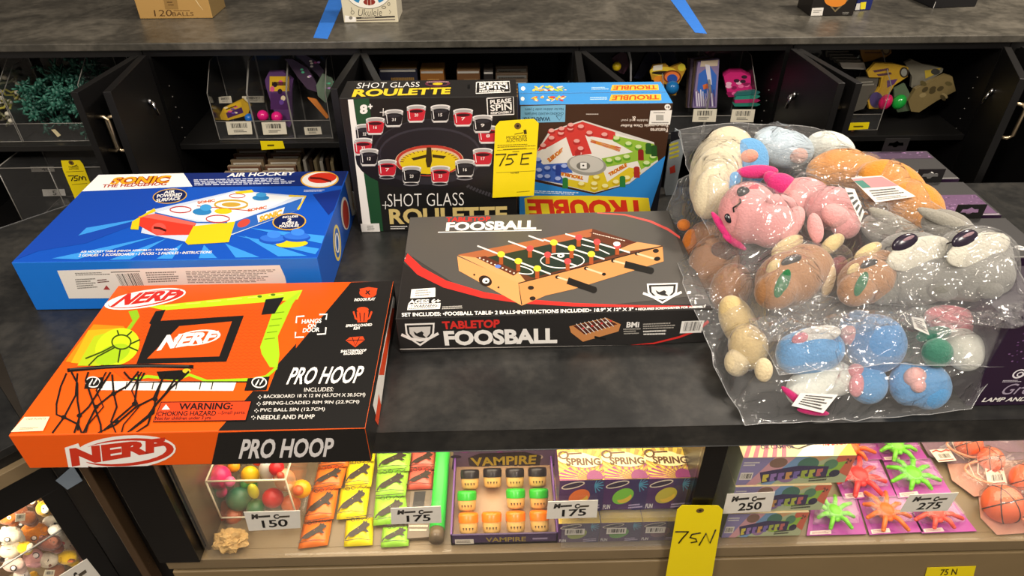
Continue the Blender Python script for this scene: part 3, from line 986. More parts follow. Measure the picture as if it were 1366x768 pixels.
def roulette():
    f = boxframe(-.29, 1.221, .0008, 0, .328, .09, .288)
    root = carton('game_box', f, card('191817'), {'t': card('1f1d1c')}, 'black shot glass roulette carton with a green stripe standing upright on the counter', 'game box')
    K = dict(o=(440, 90), k=3.489)
    a = Print(f['front'], [(453, 132), (690, 136), (692, 303), (488, 308)], **K)
    a.poly(WHT, [(90, 154), (116, 154), (228, 770), (186, 770)])
    a.poly('1d4a2c', [(118, 154), (192, 152), (280, 770), (226, 770)])
    a.text(WHT, '8', [(148, 180), (186, 178), (188, 222), (151, 224)], .05); a.text(WHT, '+', [(188, 178), (209, 177), (211, 200), (190, 201)], .05)
    for p in (((738, 166), (855, 160), (859, 240), (744, 243), (738, 166)),): a.line(WHT, p, 5)
    a.text(WHT, 'PLEASE', [(752, 174), (846, 168), (848, 190), (754, 194)], .03); a.text(WHT, 'SPIN', [(752, 196), (848, 191), (850, 221), (756, 224)], .02); a.text(WHT, 'RESPONSIBLY', [(756, 228), (850, 224), (850, 235), (757, 238)], .03)
    a.ell('17161a', 470, 420, 335, 150); a.ell('2c2a31', 480, 400, 262, 148); a.ell('1c1b20', 480, 385, 245, 128); a.ell('34323a', 480, 400, 232, 110); a.ell('1f1e23', 480, 408, 226, 108)
    a.ell('d8b894', 482, 440, 158, 70); a.ring('b83a2c', 482, 440, 148, 64, 12); a.ell('e0c41c', 484, 448, 136, 56)
    a.poly('1f1e23', [(320, 505), (660, 505), (640, 470), (590, 492), (480, 500), (380, 492), (335, 470)])
    for i in range(18):
        t = R(185 + i * 10)
        a.line('7a2a20', [(484 + 136 * math.cos(t), 448 + 56 * math.sin(t)), (484 + 120 * math.cos(t), 448 + 49 * math.sin(t))], 3)
    a.poly('3a2c10', [(470, 380), (490, 380), (496, 440), (488, 470), (474, 470), (466, 440)]); a.poly('3a2c10', [(400, 428), (470, 412), (468, 426), (410, 438)]); a.poly('3a2c10', [(496, 412), (560, 420), (548, 432), (498, 426)])
    for x, y, r in ((745, 330, 1), (175, 312, 0), (225, 282, 1), (312, 248, 0), (417, 230, 1), (528, 232, 0), (632, 252, 1), (720, 282, 0), (170, 376, 1), (200, 425, 0), (724, 430, 1), (645, 478, 0), (288, 476, 1), (402, 506, 0), (534, 506, 1)):
        c = 'c62433' if r else '17161a'
        a.poly('b8b6b4', [(x - 45, y - 34), (x + 45, y - 34), (x + 38, y + 28), (x + 30, y + 38), (x - 30, y + 38), (x - 38, y + 28)])
        a.poly(c, [(x - 43, y - 16), (x + 43, y - 16), (x + 37, y + 22), (x + 28, y + 29), (x - 28, y + 29), (x - 37, y + 22)])
        a.ell('e8e6e2', x, y - 33, 45, 11); a.ell('a8a6a4', x, y - 31, 38, 8); a.ell(c, x, y - 16, 39, 10); a.ell('3a0f16' if r else '2c2b30', x, y - 14, 32, 7); a.line('efe9e4', [(x - 30, y + 32), (x + 30, y + 32)], 4)
        a.line('f2f0ec', [(x - 34, y - 20), (x - 28, y + 20)], 3); a.text('e8e2dc', str(7 + (x * 7 + y) % 28), [(x - 8, y - 4), (x + 10, y - 4), (x + 9, y + 10), (x - 7, y + 10)], .02)
    for x, y in ((402, 545), (534, 545), (645, 520), (288, 515)): a.ell('8a888c', x, y, 36, 8); a.ell('1a191d', x, y - 2, 30, 5)
    for i in range(9): a.line('3c3a3e', [(655 + i * 14, 560 + i * 7 - i * i * .2), (668 + i * 13, 550 + i * 6 - i * i * .2)], 10)
    a.text(WHT, 'SHOT GLASS', [(292, 590), (643, 583), (644, 640), (296, 647)], -.012)
    for x, y in ((285, 640), (262, 216)): a.line(WHT, [(x - 16, y), (x + 16, y)], 3); a.line(WHT, [(x, y - 18), (x, y + 18)], 3)
    a.text('d8c07a', 'ROULETTE', [(300, 657), (836, 642), (838, 715), (308, 726)], .035)
    a.micro('e8e4dc', [(310, 732), (400, 730), (402, 748), (312, 750)], 2, 7)
    put(a, 'printed_front', root)
    a = Print(f['top'], [(458.6, 104), (689, 103), (690, 136), (453, 132)], **K)
    a.text(WHT, 'SHOT GLASS', [(112, 63), (381, 60), (380, 90), (108, 94)], -.008)
    a.text('e8c42c', 'ROULETTE', [(102, 100), (531, 96), (526, 138), (96, 143)], .04)
    a.ell('5a2a3a', 465, 72, 60, 20); a.ell('241a20', 465, 72, 46, 13); a.ell('e0b81c', 465, 74, 24, 7); a.micro('c8a0a0', [(412, 58), (518, 58), (518, 66), (412, 66)], 1, 2)
    a.line(WHT, [(657, 66), (832, 62), (835, 133), (655, 138), (657, 66)], 5)
    a.text(WHT, 'PLEASE', [(672, 70), (820, 67), (822, 86), (672, 90)], .03); a.text(WHT, 'SPIN', [(670, 91), (822, 88), (824, 114), (672, 117)], .02); a.text(WHT, 'RESPONSIBLY', [(672, 120), (806, 118), (806, 130), (672, 132)], .03)
    a.rect('050505', 612, 80, 624, 106)
    put(a, 'printed_top', root)
    a = Print(f['front'], [(453, 132), (690, 136), (692, 303), (488, 308)], lift=.002, **K)
    a.poly('ece9e2', [(170, 723), (258, 720), (264, 760), (178, 763)]); a.micro('77756f', [(200, 730), (236, 729), (238, 752), (204, 754)], 4, 3)
    put(a, 'price_sticker', root)


def trouble():
    K = dict(o=(640, 90), k=3.489)
    for i, (y, lab) in enumerate(((1.281, 'front blue and brown pop-dice game carton standing upside down beside the roulette box'),
                                  (1.3405, 'rear blue game carton standing upside down directly behind its twin'))):
        f = boxframe(.0447, y, .0008, .001, .301, .0585, .248)
        root = carton('game_box', f, card('3f2718'), {'t': card('3d8fd4'), 'r': card('2a2422'), 'b': card('2b6fb8'), 'l': card('2b6fb8')}, lab, 'game box', 'twin blue game boxes')
        a = Print(f['top'], [[(692, 125), (890, 124.5), (899.5, 138), (693, 139)], [(691, 111.5), (881, 109.5), (890, 124), (692, 124.5)]][i], **K)
        dy = (0, -46)[i]; dx = (0, -20)[i]
        q = [(840 + dx, 153 + dy), (620 + dx, 155 + dy), (626 + dx, 135 + dy), (836 + dx, 133 + dy)]
        a.poly('e8b83c', [(850 + dx, 157 + dy), (610 + dx, 158 + dy), (618 + dx, 131 + dy), (846 + dx, 130 + dy)])
        a.text('c8481c', 'TROUBLE', q, .03)
        a.micro('b8dcf2', [(520 + dx, 140 + dy), (600 + dx, 139 + dy), (600 + dx, 154 + dy), (520 + dx, 155 + dy)], 2, i)
        rd = random.Random(i)
        for k in range(26): a.ell(rd.choice(('c8382c', 'd8a02c', 'e8c84c', 'b8c83c', 'e8d0c0')), rd.uniform(250, 400) + dx * .5, 146 + dy + rd.uniform(-9, 9), rd.uniform(6, 16), rd.uniform(2, 5), rd.uniform(-40, 40), n=10)
        a.ell(WHT, 200, 146 + dy, 9, 9)
        put(a, 'printed_edge', root)
        if i: continue
        a = Print(f['front'], [(693, 139), (899.5, 138), (876, 284), (693, 292)], **K)
        a.poly('2f86d0', [(180, 520), (260, 545), (540, 600), (700, 548), (872, 415), (820, 700), (180, 715)])
        a.poly('15161c', [(840, 520), (870, 425), (830, 680), (785, 690)])
        a.poly('d6d3cc', [(488, 248), (815, 352), (832, 440), (700, 546), (540, 592), (262, 532), (256, 420), (330, 300)])
        a.poly('e9e5dd', [(488, 262), (800, 360), (815, 432), (690, 528), (540, 574), (275, 518), (272, 420), (345, 312)])
        a.poly('cf3a34', [(345, 300), (488, 255), (640, 305), (640, 345), (500, 320), (530, 408), (440, 420), (410, 330), (330, 375), (270, 400)])
        a.poly('8fb83a', [(630, 320), (815, 360), (832, 432), (755, 480), (740, 440), (600, 470), (575, 430), (720, 398), (640, 352)])
        a.poly('dcc42c', [(755, 480), (690, 540), (540, 590), (410, 560), (420, 530), (510, 545), (520, 490), (580, 480), (600, 540), (700, 470)])
        a.poly('3f62b8', [(256, 420), (300, 462), (420, 452), (440, 500), (370, 500), (420, 556), (262, 534)])
        rd = random.Random(5)
        for (c1, c2, pts) in (('e8a8a0', 'b02a28', ((300, 372), (340, 335), (385, 312), (430, 290), (480, 280), (520, 310), (590, 318), (340, 300), (388, 290), (432, 272), (470, 410), (460, 350), (478, 385))),
                              ('d0e0a0', '5f9a24', ((645, 335), (700, 360), (745, 375), (790, 390), (810, 420), (780, 450), (610, 440), (650, 432), (690, 422))),
                              ('f0e8a0', 'c8a81c', ((735, 490), (690, 520), (640, 540), (590, 560), (540, 570), (480, 552), (550, 520), (540, 550))),
                              ('a8b8e8', '2a4a9c', ((275, 440), (280, 490), (320, 480), (360, 478), (400, 470), (320, 520), (370, 530), (285, 520)))):
            for x, y_ in pts: a.ell(c2, x, y_ + 5, 18, 12); a.ell(c1, x, y_ - 3, 14, 9)
        for x, y_, c in ((465, 420, 'b02a28'), (755, 415, '8a2420'), (735, 495, 'a8302a'), (372, 492, '2a3f8c'), (405, 552, '2f7a3a'), (670, 540, '2f7a3a'), (790, 385, '2a5a24'), (815, 395, '24501f')):
            a.rect(c, x - 13, y_ - 22, x + 13, y_ + 22); a.ell(c, x, y_ - 22, 13, 8)
        a.ell('9a988f', 505, 462, 92, 48, 5); a.ell('c9c6bd', 505, 456, 80, 40, 5); a.ell('77756d', 490, 466, 32, 20); a.rect('f0eee8', 476, 450, 506, 478); a.ell('222222', 490, 464, 5, 4)
        for q, r in (([(393, 378), (318, 435), (332, 452), (395, 398)], 0), ([(522, 352), (524, 338), (668, 378), (660, 398)], 1), ([(604, 498), (688, 448), (692, 466), (612, 514)], 0), ([(386, 496), (492, 516), (488, 532), (384, 512)], 1)):
            x = sum(p[0] for p in q) / 4; y_ = sum(p[1] for p in q) / 4
            a.text('e8b83c', 'TROUBLE', q if r == 0 else [q[2], q[3], q[0], q[1]], .1); a.text('c8381c', 'TROUBLE', q if r == 0 else [q[2], q[3], q[0], q[1]], .02)
        a.poly('79b8dc', [(190, 178), (408, 173), (405, 256), (190, 261)])
        a.text('1f4a66', 'WARNING:', [(335, 251), (200, 254), (200, 233), (335, 230)], .03); a.text('1f4a66', 'CHOKING HAZARD Small parts.', [(398, 221), (208, 224), (208, 207), (398, 204)], .01); a.text('1f4a66', 'Not for children under 3 years.', [(398, 200), (210, 202), (210, 186), (398, 184)], .01)
        a.line('1f4a66', [(362, 226), (392, 226), (378, 248), (362, 226)], 3)
        a.text('e8dcd0', 'Features', [(878, 304), (800, 304), (800, 286), (878, 285)], .02); a.text('e8dcd0', 'Pop-o-matic Dice Roller', [(880, 281), (664, 281), (664, 264), (880, 262)], .02); a.text('e8dcd0', 'bubble and you!', [(790, 256), (668, 255), (668, 241), (790, 240)], .0)
        a.micro('c8beb4', [(505, 215), (578, 215), (578, 224), (505, 224)], 1, 4); a.text('e8dcd0', '&', [(735, 250), (718, 250), (718, 230), (735, 230)], .01)
        a.ell(WHT, 880, 187, 14, 14); a.text('3f2718', '8+', [(889, 193), (872, 193), (872, 181), (889, 181)], .03)
        a.micro('e0ecf6', [(222, 585), (495, 590), (495, 606), (222, 600)], 2, 5)
        q = [(772, 712), (235, 716), (222, 628), (768, 620)]
        a.poly('f0d82c', [(788, 715), (215, 720), (210, 625), (260, 612), (560, 605), (786, 610)])
        a.text('d8341c', 'TROUBLE', q, .045)
        put(a, 'printed_front', root)
        a = Print(f['front'], [(693, 139), (899.5, 138), (876, 284), (693, 292)], lift=.002, **K)
        a.poly('eae7e0', [(802, 202), (900, 200), (894, 268), (793, 268)]); a.micro('77756f', [(815, 208), (880, 208), (880, 216), (815, 216)], 1, 4); a.rect('a8a69f', 826, 222, 860, 248); a.micro('77756f', [(806, 254), (885, 254), (885, 264), (806, 264)], 1, 6)
        put(a, 'price_sticker', root)


foosball(); hoop(); airhockey(); roulette(); trouble()

# ------------------------------------------------------------------ yellow auction tags
TAGY = mat('f6de0a', rough=.5, var=.03, scale=30)


def tag(plane, outline, o, k, label, strokes, hole, printed=True, group='yellow auction tags', wpx=13, bright=TAGY):
    """plane = function(px,py) -> point; outline etc. in crop pixels"""
    Q = lambda x, y: plane(o[0] + x / k, o[1] + y / k)
    P3 = [Q(*p) for p in outline]
    n = (P3[3] - P3[0]).cross(P3[1] - P3[0]).normalized()
    if n.dot(Vector(CC) - P3[0]) < 0: n = -n
    c = sum(P3, Vector()) / len(P3)
    root = empty('auction_tag', c, label, 'tag', group)
    at(root, MB().prism(P3, -n * .0006, bright)).build('tag_card', root)
    mb = MB()
    for s_ in strokes:
        pts = [Q(*p) + n * .0006 - c for p in s_]
        mb.tube(pts, .0009 * wpx / 9, ink('17140f'), 5)
    mb.build('handwriting', root)
    h = Q(*hole)
    if printed:
        t = (Q(hole[0] + 10, hole[1]) - h).normalized(); u = n.cross(t)
        r0, r1 = .0065, .0025
        vs = [tuple(h - c + n * .0005 + (t * math.cos(2 * math.pi * j / 20) + u * math.sin(2 * math.pi * j / 20)) * r) for r in (r0, r1) for j in range(20)]
        MB().add(vs, [[j, (j + 1) % 20, 20 + (j + 1) % 20, 20 + j] for j in range(20)], mat('6e5424', rough=.5)).add(vs[20:], [list(range(20))], ink('1d130a')).build('eyelet', root)
    return root, Q, n, c


def strokes75():
    return None


root, Q, n, c = tag(lambda x, y: PY(x, y, 1.214), [(240, 110), (275, 68), (545, 50), (583, 85), (545, 655), (218, 672)], (620, 150), 5.908,
                    'yellow auction tag marked 75E taped between roulette box and blue game box',
                    [((243, 331), (325, 326), (300, 370), (275, 420)), ((415, 326), (345, 333), (330, 365), (368, 362), (382, 385), (360, 405), (320, 412)), ((530, 318), (455, 326), (440, 407), (505, 403)), ((450, 364), (505, 358))], (417, 106))
pr_ = Print([Q(240, 60), Q(583, 60), Q(548, 660), Q(218, 660)], None, (620, 150), 5.908)
pr_.text('3a2f12', 'MOECKER', [(328, 183), (492, 172), (490, 198), (328, 206)], .0); pr_.text('3a2f12', 'AUCTIONS', [(328, 207), (492, 199), (490, 220), (328, 230)], .0)
pr_.line('3a2f12', [(392, 168), (462, 155)], 5); pr_.poly('3a2f12', [(462, 135), (484, 130), (490, 164), (468, 168)])
for x0, y0, x1, y1, k in ((258, 250, 558, 238, 1), (258, 264, 560, 252, 2)): pr_.micro('5a4c14', [(x0, y0), (x1, y1), (x1, y1 + 9), (x0, y0 + 9)], 1, k)
pr_.micro('2f260c', [(302, 283), (508, 270), (508, 280), (302, 292)], 1, 5); pr_.line('6a5a14', [(255, 292), (555, 280)], 2); pr_.micro('3a2f12', [(376, 299), (436, 296), (436, 306), (376, 309)], 1, 5)
pr_.line('6a5a14', [(248, 470), (552, 454)], 2.5); pr_.text('3a2f12', 'NUMBER', [(362, 466), (428, 463), (428, 475), (362, 478)], .0); pr_.micro('5a4c14', [(410, 622), (526, 612), (526, 620), (410, 630)], 1, 7)
put(pr_, 'printed_lines', root)

tag(lambda x, y: PY(x, y, .688), [(240, 202), (530, 205), (567, 240), (470, 830), (98, 830), (200, 240)], (870, 640), 6.0,
    'yellow auction tag marked 75N hanging on the black post of the display case',
    [((185, 412), (290, 411), (245, 460), (212, 503)), ((388, 420), (318, 432), (303, 458), (348, 468), (358, 490), (308, 499)), ((375, 520), (432, 422), (462, 503), (508, 396))], (383, 243))
root, Q, n, c = tag(lambda x, y: PY(x, y, 1.637), [(312, 592), (408, 590), (425, 610), (462, 705), (470, 790), (385, 790), (322, 640)], (0, 60), 3.842,
                    'yellow auction tag marked 75M hanging by the clear box at far left',
                    [((350, 670), (378, 668), (372, 682), (366, 695)), ((400, 668), (384, 670), (382, 682), (396, 682), (396, 692), (380, 694)), ((404, 693), (408, 672), (418, 678), (422, 690), (424, 672), (436, 676), (442, 692))], (365, 603), printed=True, wpx=13)
pr_ = Print([Q(315, 592), Q(425, 592), Q(470, 740), Q(370, 740)], None, (0, 60), 3.842)
pr_.text('3a2f12', 'MOECKER', [(352, 622), (402, 620), (404, 630), (354, 632)], .0); pr_.text('3a2f12', 'AUCTIONS', [(354, 633), (404, 631), (406, 640), (356, 642)], 0); pr_.line('3a2f12', [(372, 626), (396, 615)], 4); pr_.line('6a5a14', [(340, 652), (430, 648)], 2); pr_.line('6a5a14', [(370, 716), (448, 710)], 2)
put(pr_, 'printed_lines', root)
# small yellow stickers on shelf edges
for q, y, lab, st in (([(347, 188), (377, 188), (380, 198), (349, 200)], 1.6645, 'small yellow lot sticker on the shelf edge under the three clear bins', 1),
                      ([(1128, 164), (1160, 163), (1158, 172), (1127, 174)], 1.6645, 'small yellow lot sticker on the shelf edge below the green and pink eggs', 2),
                      ([(1237, 757), (1302, 755), (1297, 775), (1232, 775)], .7015, 'yellow lot sticker at the bottom right of the display case', 3)):
    P3 = [PY(*p, y) for p in q]
    root = empty('lot_sticker', sum(P3, Vector()) / 4, lab, 'sticker', 'small yellow lot stickers')
    at(root, MB().prism(P3, (0, .0005, 0), TAGY)).build('sticker_card', root)
    b_ = Print(P3, q)
    w, h = q[1][0] - q[0][0], q[3][1] - q[0][1]
    if st < 3: b_.micro('5a4c14', [(q[0][0] + w * .35, q[0][1] + h * .3), (q[0][0] + w * .75, q[0][1] + h * .28), (q[0][0] + w * .75, q[0][1] + h * .65), (q[0][0] + w * .36, q[0][1] + h * .68)], 1, st)
    else: b_.text('4a4010', '75 N', [(1254, 759), (1276, 758), (1274, 766), (1252, 767)], .02)
    put(b_, 'printed_lines', root)

# ================================================================== plush toys in clear bags
BLOBS = {'upper': [], 'lower': []}
VR, VU, VF = Vector(RT), Vector(UP), Vector(FW)


def seen(px, py, z):
    return PZ(px, py, z)


def surf(els, px, py):
    """distance along the sight line to the front of a group of ellipsoids"""
    d = Vector(ray(px, py)).normalized()
    best = None
    for c, ex, ey, ez in els:
        M = Matrix((ex, ey, ez)).transposed().inverted()
        o, v = M @ (Vector(CC) - c), M @ d
        A, B, C_ = v.dot(v), o.dot(v), o.dot(o) - 1
        q = B * B - A * C_
        if q > 0:
            t = (-B - math.sqrt(q)) / A
            if best is None or t < best: best = t
    return None if best is None else Vector(CC) + d * best


def ellm(mb, px, py, z, rx, ry, m, rot=0, rd=.8, bag=None, up=0, els=None, on=False):
    """soft ellipsoid: centre at height z on the sight line of a photo pixel, radii in photo pixels"""
    c = seen(px, py, z)
    s = (c - Vector(CC)).dot(VF) / FPX
    a = R(rot)
    ex = (VR * math.cos(a) - VU * math.sin(a)) * (rx * s)
    ey = (VR * math.sin(a) + VU * math.cos(a)) * (ry * s)
    ez = VF * (min(rx, ry) * rd * s)
    h = surf(els, px, py) if on else None
    c = (h + ez * .25) if h is not None else c - VF * (up * s)
    if els is not None: els.append((c, ex, ey, ez))
    seg, rings = 20, 12
    vs, fs = [], []
    for i in range(rings + 1):
        t = math.pi * i / rings
        for j in range(seg):
            b = 2 * math.pi * j / seg
            vs.append(tuple(c + ex * (math.sin(t) * math.cos(b)) + ez * (math.sin(t) * math.sin(b)) + ey * math.cos(t)))
    for i in range(rings):
        for j in range(seg):
            fs.append([i * seg + j, i * seg + (j + 1) % seg, (i + 1) * seg + (j + 1) % seg, (i + 1) * seg + j])
    mb.add(vs, fs, m, True)
    if bag: BLOBS[bag].append((c, max(.62 * max(rx, ry), min(rx, ry)) * s))
    return c, s


def fuse(o, vox=.005):
    k = o.modifiers.new('r', 'REMESH'); k.mode = 'VOXEL'; k.voxel_size = vox; k.use_smooth_shade = True
    k = o.modifiers.new('s', 'SMOOTH'); k.factor = .5; k.iterations = 6
    return o


def plush(bag, label, cat, body, parts=(), lines=(), tagq=None, z=.1):
    """body = [(px,py,dz,rx,ry,rot)], parts = [(name,color,[(px,py,dz,rx,ry,rot,up)])]"""
    bc, bl = body
    c0 = seen(bl[0][0], bl[0][1], z)
    root = empty('plush_toy', c0, label, cat, 'plush toys in clear bags')
    mb = MB()
    els = []
    for (px, py, dz, rx, ry, rot) in bl: ellm(mb, px, py, z + dz, rx, ry, plush_mat(bc), rot, bag=bag, els=els)
    fuse(at(root, mb).build('body', root))
    for nm, col, plist in parts:
        for e in plist:
            mb = MB()
            gl = nm in ('eye', 'nose')
            ellm(mb, e[0], e[1], z + e[2], e[3], e[4], mat(col, rough=.2, var=0) if gl else plush_mat(col), e[5], rd=.28 if nm in FLAT else .45 if gl else .75, up=e[6] if len(e) > 6 else 0, els=els, on=True)
            at(root, mb).build(nm, root)
    for nm, pts, dz, w, up in lines:
        mb = MB()
        s = (c0 - Vector(CC)).dot(VF) / FPX
        mb.tube([(surf(els, x, y) or seen(x, y, z + dz) - VF * (up * s)) - VF * .0006 for x, y in pts], w * s, plush_mat('2a2320'), 6)
        at(root, mb).build(nm, root)
    if tagq:
        q, dz, up, pr_ = tagq
        s = (c0 - Vector(CC)).dot(VF) / FPX
        hits = [h for h in (surf(els, x, y) for x, y in q + [(sum(p[0] for p in q) / 4, sum(p[1] for p in q) / 4)]) if h is not None]
        dm = min((h - Vector(CC)).dot(VF) for h in hits) - .006
        P3 = []
        for x, y in q:
            r_ = Vector(ray(x, y))
            P3.append(Vector(CC) + r_ * (dm / r_.dot(VF)))
        n = (P3[3] - P3[0]).cross(P3[1] - P3[0]).normalized()
        g = at(root, MB().prism(P3, -n * .0006, mat('e9e6df', rough=.6))).build('care_label', root)
        a = Print(P3, q)
        pr_(a)
        ob = put(a, 'label_print', root)
    return root


FLAT = ('face_patch', 'cheek', 'leaf', 'white_band', 'nose_glint', 'blue_back')


def carelabel(q):
    def f(a):
        a.micro('2b2a28', [(q[0][0] + (q[1][0] - q[0][0]) * .1, q[0][1] + (q[3][1] - q[0][1]) * .12), (q[1][0] - (q[1][0] - q[0][0]) * .15, q[1][1] + (q[2][1] - q[1][1]) * .12),
                          (q[2][0] - (q[2][0] - q[3][0]) * .15, q[2][1] - (q[2][1] - q[1][1]) * .15), (q[3][0] + (q[2][0] - q[3][0]) * .15, q[3][1] - (q[3][1] - q[0][1]) * .12)], 5, 2)
    return f


CRM, BLU, LBL, PNK, HOT, BRN, GRY, ORN = 'e3d5b4', '5b9bd2', 'a8c9e4', 'e8a0a0', 'd8347a', '9a6a42', '87867f', 'dd9230'
# ---- lower bag
plush('lower', 'orange and brown plush toy at the left edge of the lower bag', 'plush toy', (BRN, [(952, 352, 0, 34, 42, 20), (975, 385, 0, 28, 36, 20), (940, 318, 0, 22, 24, 0)]),
      [('ear', 'c8742c', [(922, 324, .01, 12, 20, 10), (912, 300, .02, 9, 8, 0)]), ('face_patch', '5a3826', [(965, 335, .02, 16, 12, 20, 22)])], z=.07)
plush('lower', 'cream plush animal with two pale paws below the brown one at lower left', 'plush toy', ('d8bd84', [(985, 430, 0, 24, 40, -25), (998, 462, 0, 27, 32, -10)]),
      [('paw', 'e0cda4', [(985, 483, .0, 18, 20, 10, 8), (1015, 492, .0, 12, 16, 0, 10)])], z=.055)
plush('lower', 'round blue plush whale with a white band, front row beside the cream animal', 'plush toy', (BLU, [(1082, 468, 0, 46, 32, -8), (1060, 472, 0, 26, 28, 0)]),
      [('white_band', 'e8e6e0', [(1090, 447, .012, 32, 12, -10, 16)]), ('cheek', 'dc8a98', [(1068, 451, .012, 12, 7, -20, 22)])], z=.075)
plush('lower', 'larger blue plush ball with a pink foot, front row beside the whale', 'plush toy', ('4f8fca', [(1168, 458, 0, 40, 40, 0), (1145, 440, 0, 26, 28, 0)]),
      [('foot', 'e0a0a4', [(1134, 447, .02, 12, 13, 0, 26)])], z=.08)
q_ = [(1216, 422), (1232, 425), (1240, 447), (1220, 438)]
plush('lower', 'white plush gnome with coral hat and green scarf at the front right', 'plush toy', ('dcdccf', [(1288, 468, 0, 26, 28, 0), (1272, 450, 0, 26, 24, 0)]),
      [('hat', 'd4707a', [(1275, 428, .02, 40, 20, 12, 8)]), ('scarf', '3f7a66', [(1238, 445, .01, 24, 10, -12, 12), (1248, 470, .0, 20, 20, 40, 4)]), ('hand', 'dcc8a8', [(1326, 474, 0, 13, 9, 15)])],
      tagq=(q_, .03, 22, carelabel(q_)), z=.085)
q_ = [(1068, 524), (1118, 526), (1098, 551), (1056, 541)]
plush('lower', 'white plush with magenta hem lying upside down at the front corner of the lower bag', 'plush toy', ('e2e4da', [(1090, 512, 0, 44, 26, -15), (1118, 505, 0, 22, 24, 0), (1075, 528, 0, 28, 18, 10)]),
      [('hem', 'c42a6e', [(1066, 535, .0, 6, 30, -50, 0), (1085, 549, -.01, 22, 5, 8, 2)])], tagq=(q_, .012, 20, carelabel(q_)), z=.034)
plush('lower', 'small blue plush with two pink feet beside the upside-down white plush', 'plush toy', (BLU, [(1158, 512, 0, 26, 28, 0)]),
      [('foot', 'dc8f96', [(1143, 495, .012, 11, 10, 0, 14), (1144, 514, .006, 10, 16, 10, 18)])], z=.034)
plush('lower', 'blue plush ball with pink heart-shaped foot at the right end of the front row', 'plush toy', (BLU, [(1238, 515, 0, 30, 32, 0), (1210, 512, 0, 24, 30, 0)]),
      [('foot', 'e0aaa6', [(1222, 503, .01, 15, 13, -20, 26), (1226, 514, .005, 10, 10, 0, 28)])], z=.036)

# ---- upper bag
plush('upper', 'cream plush with blue back and pink foot at the far left of the upper bag', 'plush toy', ('ddd0b0', [(962, 222, 0, 40, 56, 22), (978, 200, .005, 28, 30, 0), (948, 258, 0, 24, 36, 15), (955, 240, 0, 34, 48, 20)]),
      [('blue_back', '6aa6d8', [(997, 218, -.005, 28, 34, 20), (975, 244, -.002, 18, 10, -50, 18)]), ('foot', 'dc9a86', [(1000, 208, .02, 12, 9, -10, 26)])],
      [('stitching', [(945, 180), (939, 183), (937, 188), (932, 191)], .03, 1.0, 44)], z=.16)
plush('upper', 'pale blue and white plush behind the pink one at the back of the upper bag', 'plush toy', ('c3d6e4', [(1045, 198, 0, 42, 26, 8), (1030, 188, 0, 26, 20, 0)]),
      [('foot', 'dcb0a4', [(1066, 207, .02, 13, 11, 0, 18)])], z=.165)
plush('upper', 'white plush half hidden behind the orange one at the back of the upper bag', 'plush toy', ('e0e4dc', [(1108, 197, 0, 34, 22, 15)]), z=.165)
q_ = [(1135, 237), (1176, 234), (1222, 262), (1168, 270)]


def pawtag(a):
    a.poly('d88a8c', [(1136, 238), (1176, 235), (1196, 245), (1150, 248)]); a.poly('3f7f70', [(1138, 240), (1150, 239), (1160, 247), (1148, 248)]); a.micro('55534e', [(1156, 250), (1196, 247), (1206, 256), (1164, 260)], 3, 3); a.micro('8a8882', [(1166, 261), (1208, 257), (1214, 262), (1170, 266)], 2, 4)


plush('upper', 'long orange plush with a paper hang tag along the back right of the upper bag', 'plush toy', (ORN, [(1118, 224, 0, 44, 26, -10), (1190, 250, 0, 50, 34, 28), (1222, 275, 0, 40, 32, 35), (1150, 232, 0, 36, 26, 10)]),
      [('foot', 'd08a2c', [(1200, 300, .0, 20, 16, 0, 8), (1238, 296, 0, 18, 18, 0, 8)])], tagq=(q_, .04, 34, pawtag), z=.165)
plush('upper', 'pink axolotl plush with hot pink frills, round eye and blushing cheek', 'plush toy', (PNK, [(998, 284, 0, 40, 42, 0), (1030, 296, 0, 36, 36, 0)]),
      [('frill', HOT, [(1006, 231, .012, 28, 9, -2, 12), (1028, 242, .012, 15, 10, 40, 10), (966, 306, .005, 6, 30, -35, 16), (980, 323, .0, 20, 5, 32, 18)]), ('eye', '16121a', [(992, 256, .02, 8.5, 7.5, 0, 27), (972, 291, .01, 5, 7, -30, 33)]),
       ('cheek', 'd85a6a', [(1006, 250, .02, 7, 4, -20, 27)]), ('arm', 'e6a4a4', [(1042, 268, .02, 20, 9, 10, 24)])],
      [('mouth', [(987, 265), (988, 270), (983, 274), (978, 277), (979, 283)], .02, 1.2, 40)], z=.165)
q_ = [(1127, 250), (1140, 252), (1153, 283), (1148, 297)]
plush('upper', 'second pink axolotl plush with sewn white label, tail towards the deer plush', 'plush toy', ('e4a0a0', [(1075, 262, 0, 36, 26, 10), (1110, 278, 0, 36, 30, 10), (1128, 300, 0, 20, 20, 0)]),
      [('frill', HOT, [(1045, 246, .012, 22, 15, 20, 6)]), ('leg', 'e8a6a4', [(1064, 268, .015, 14, 18, 10, 18), (1118, 288, .012, 22, 16, 20, 20), (1078, 306, .0, 10, 20, -10, 22), (1050, 300, .0, 14, 26, 30, 14)])],
      tagq=(q_, .0, 42, carelabel(q_)), z=.165)
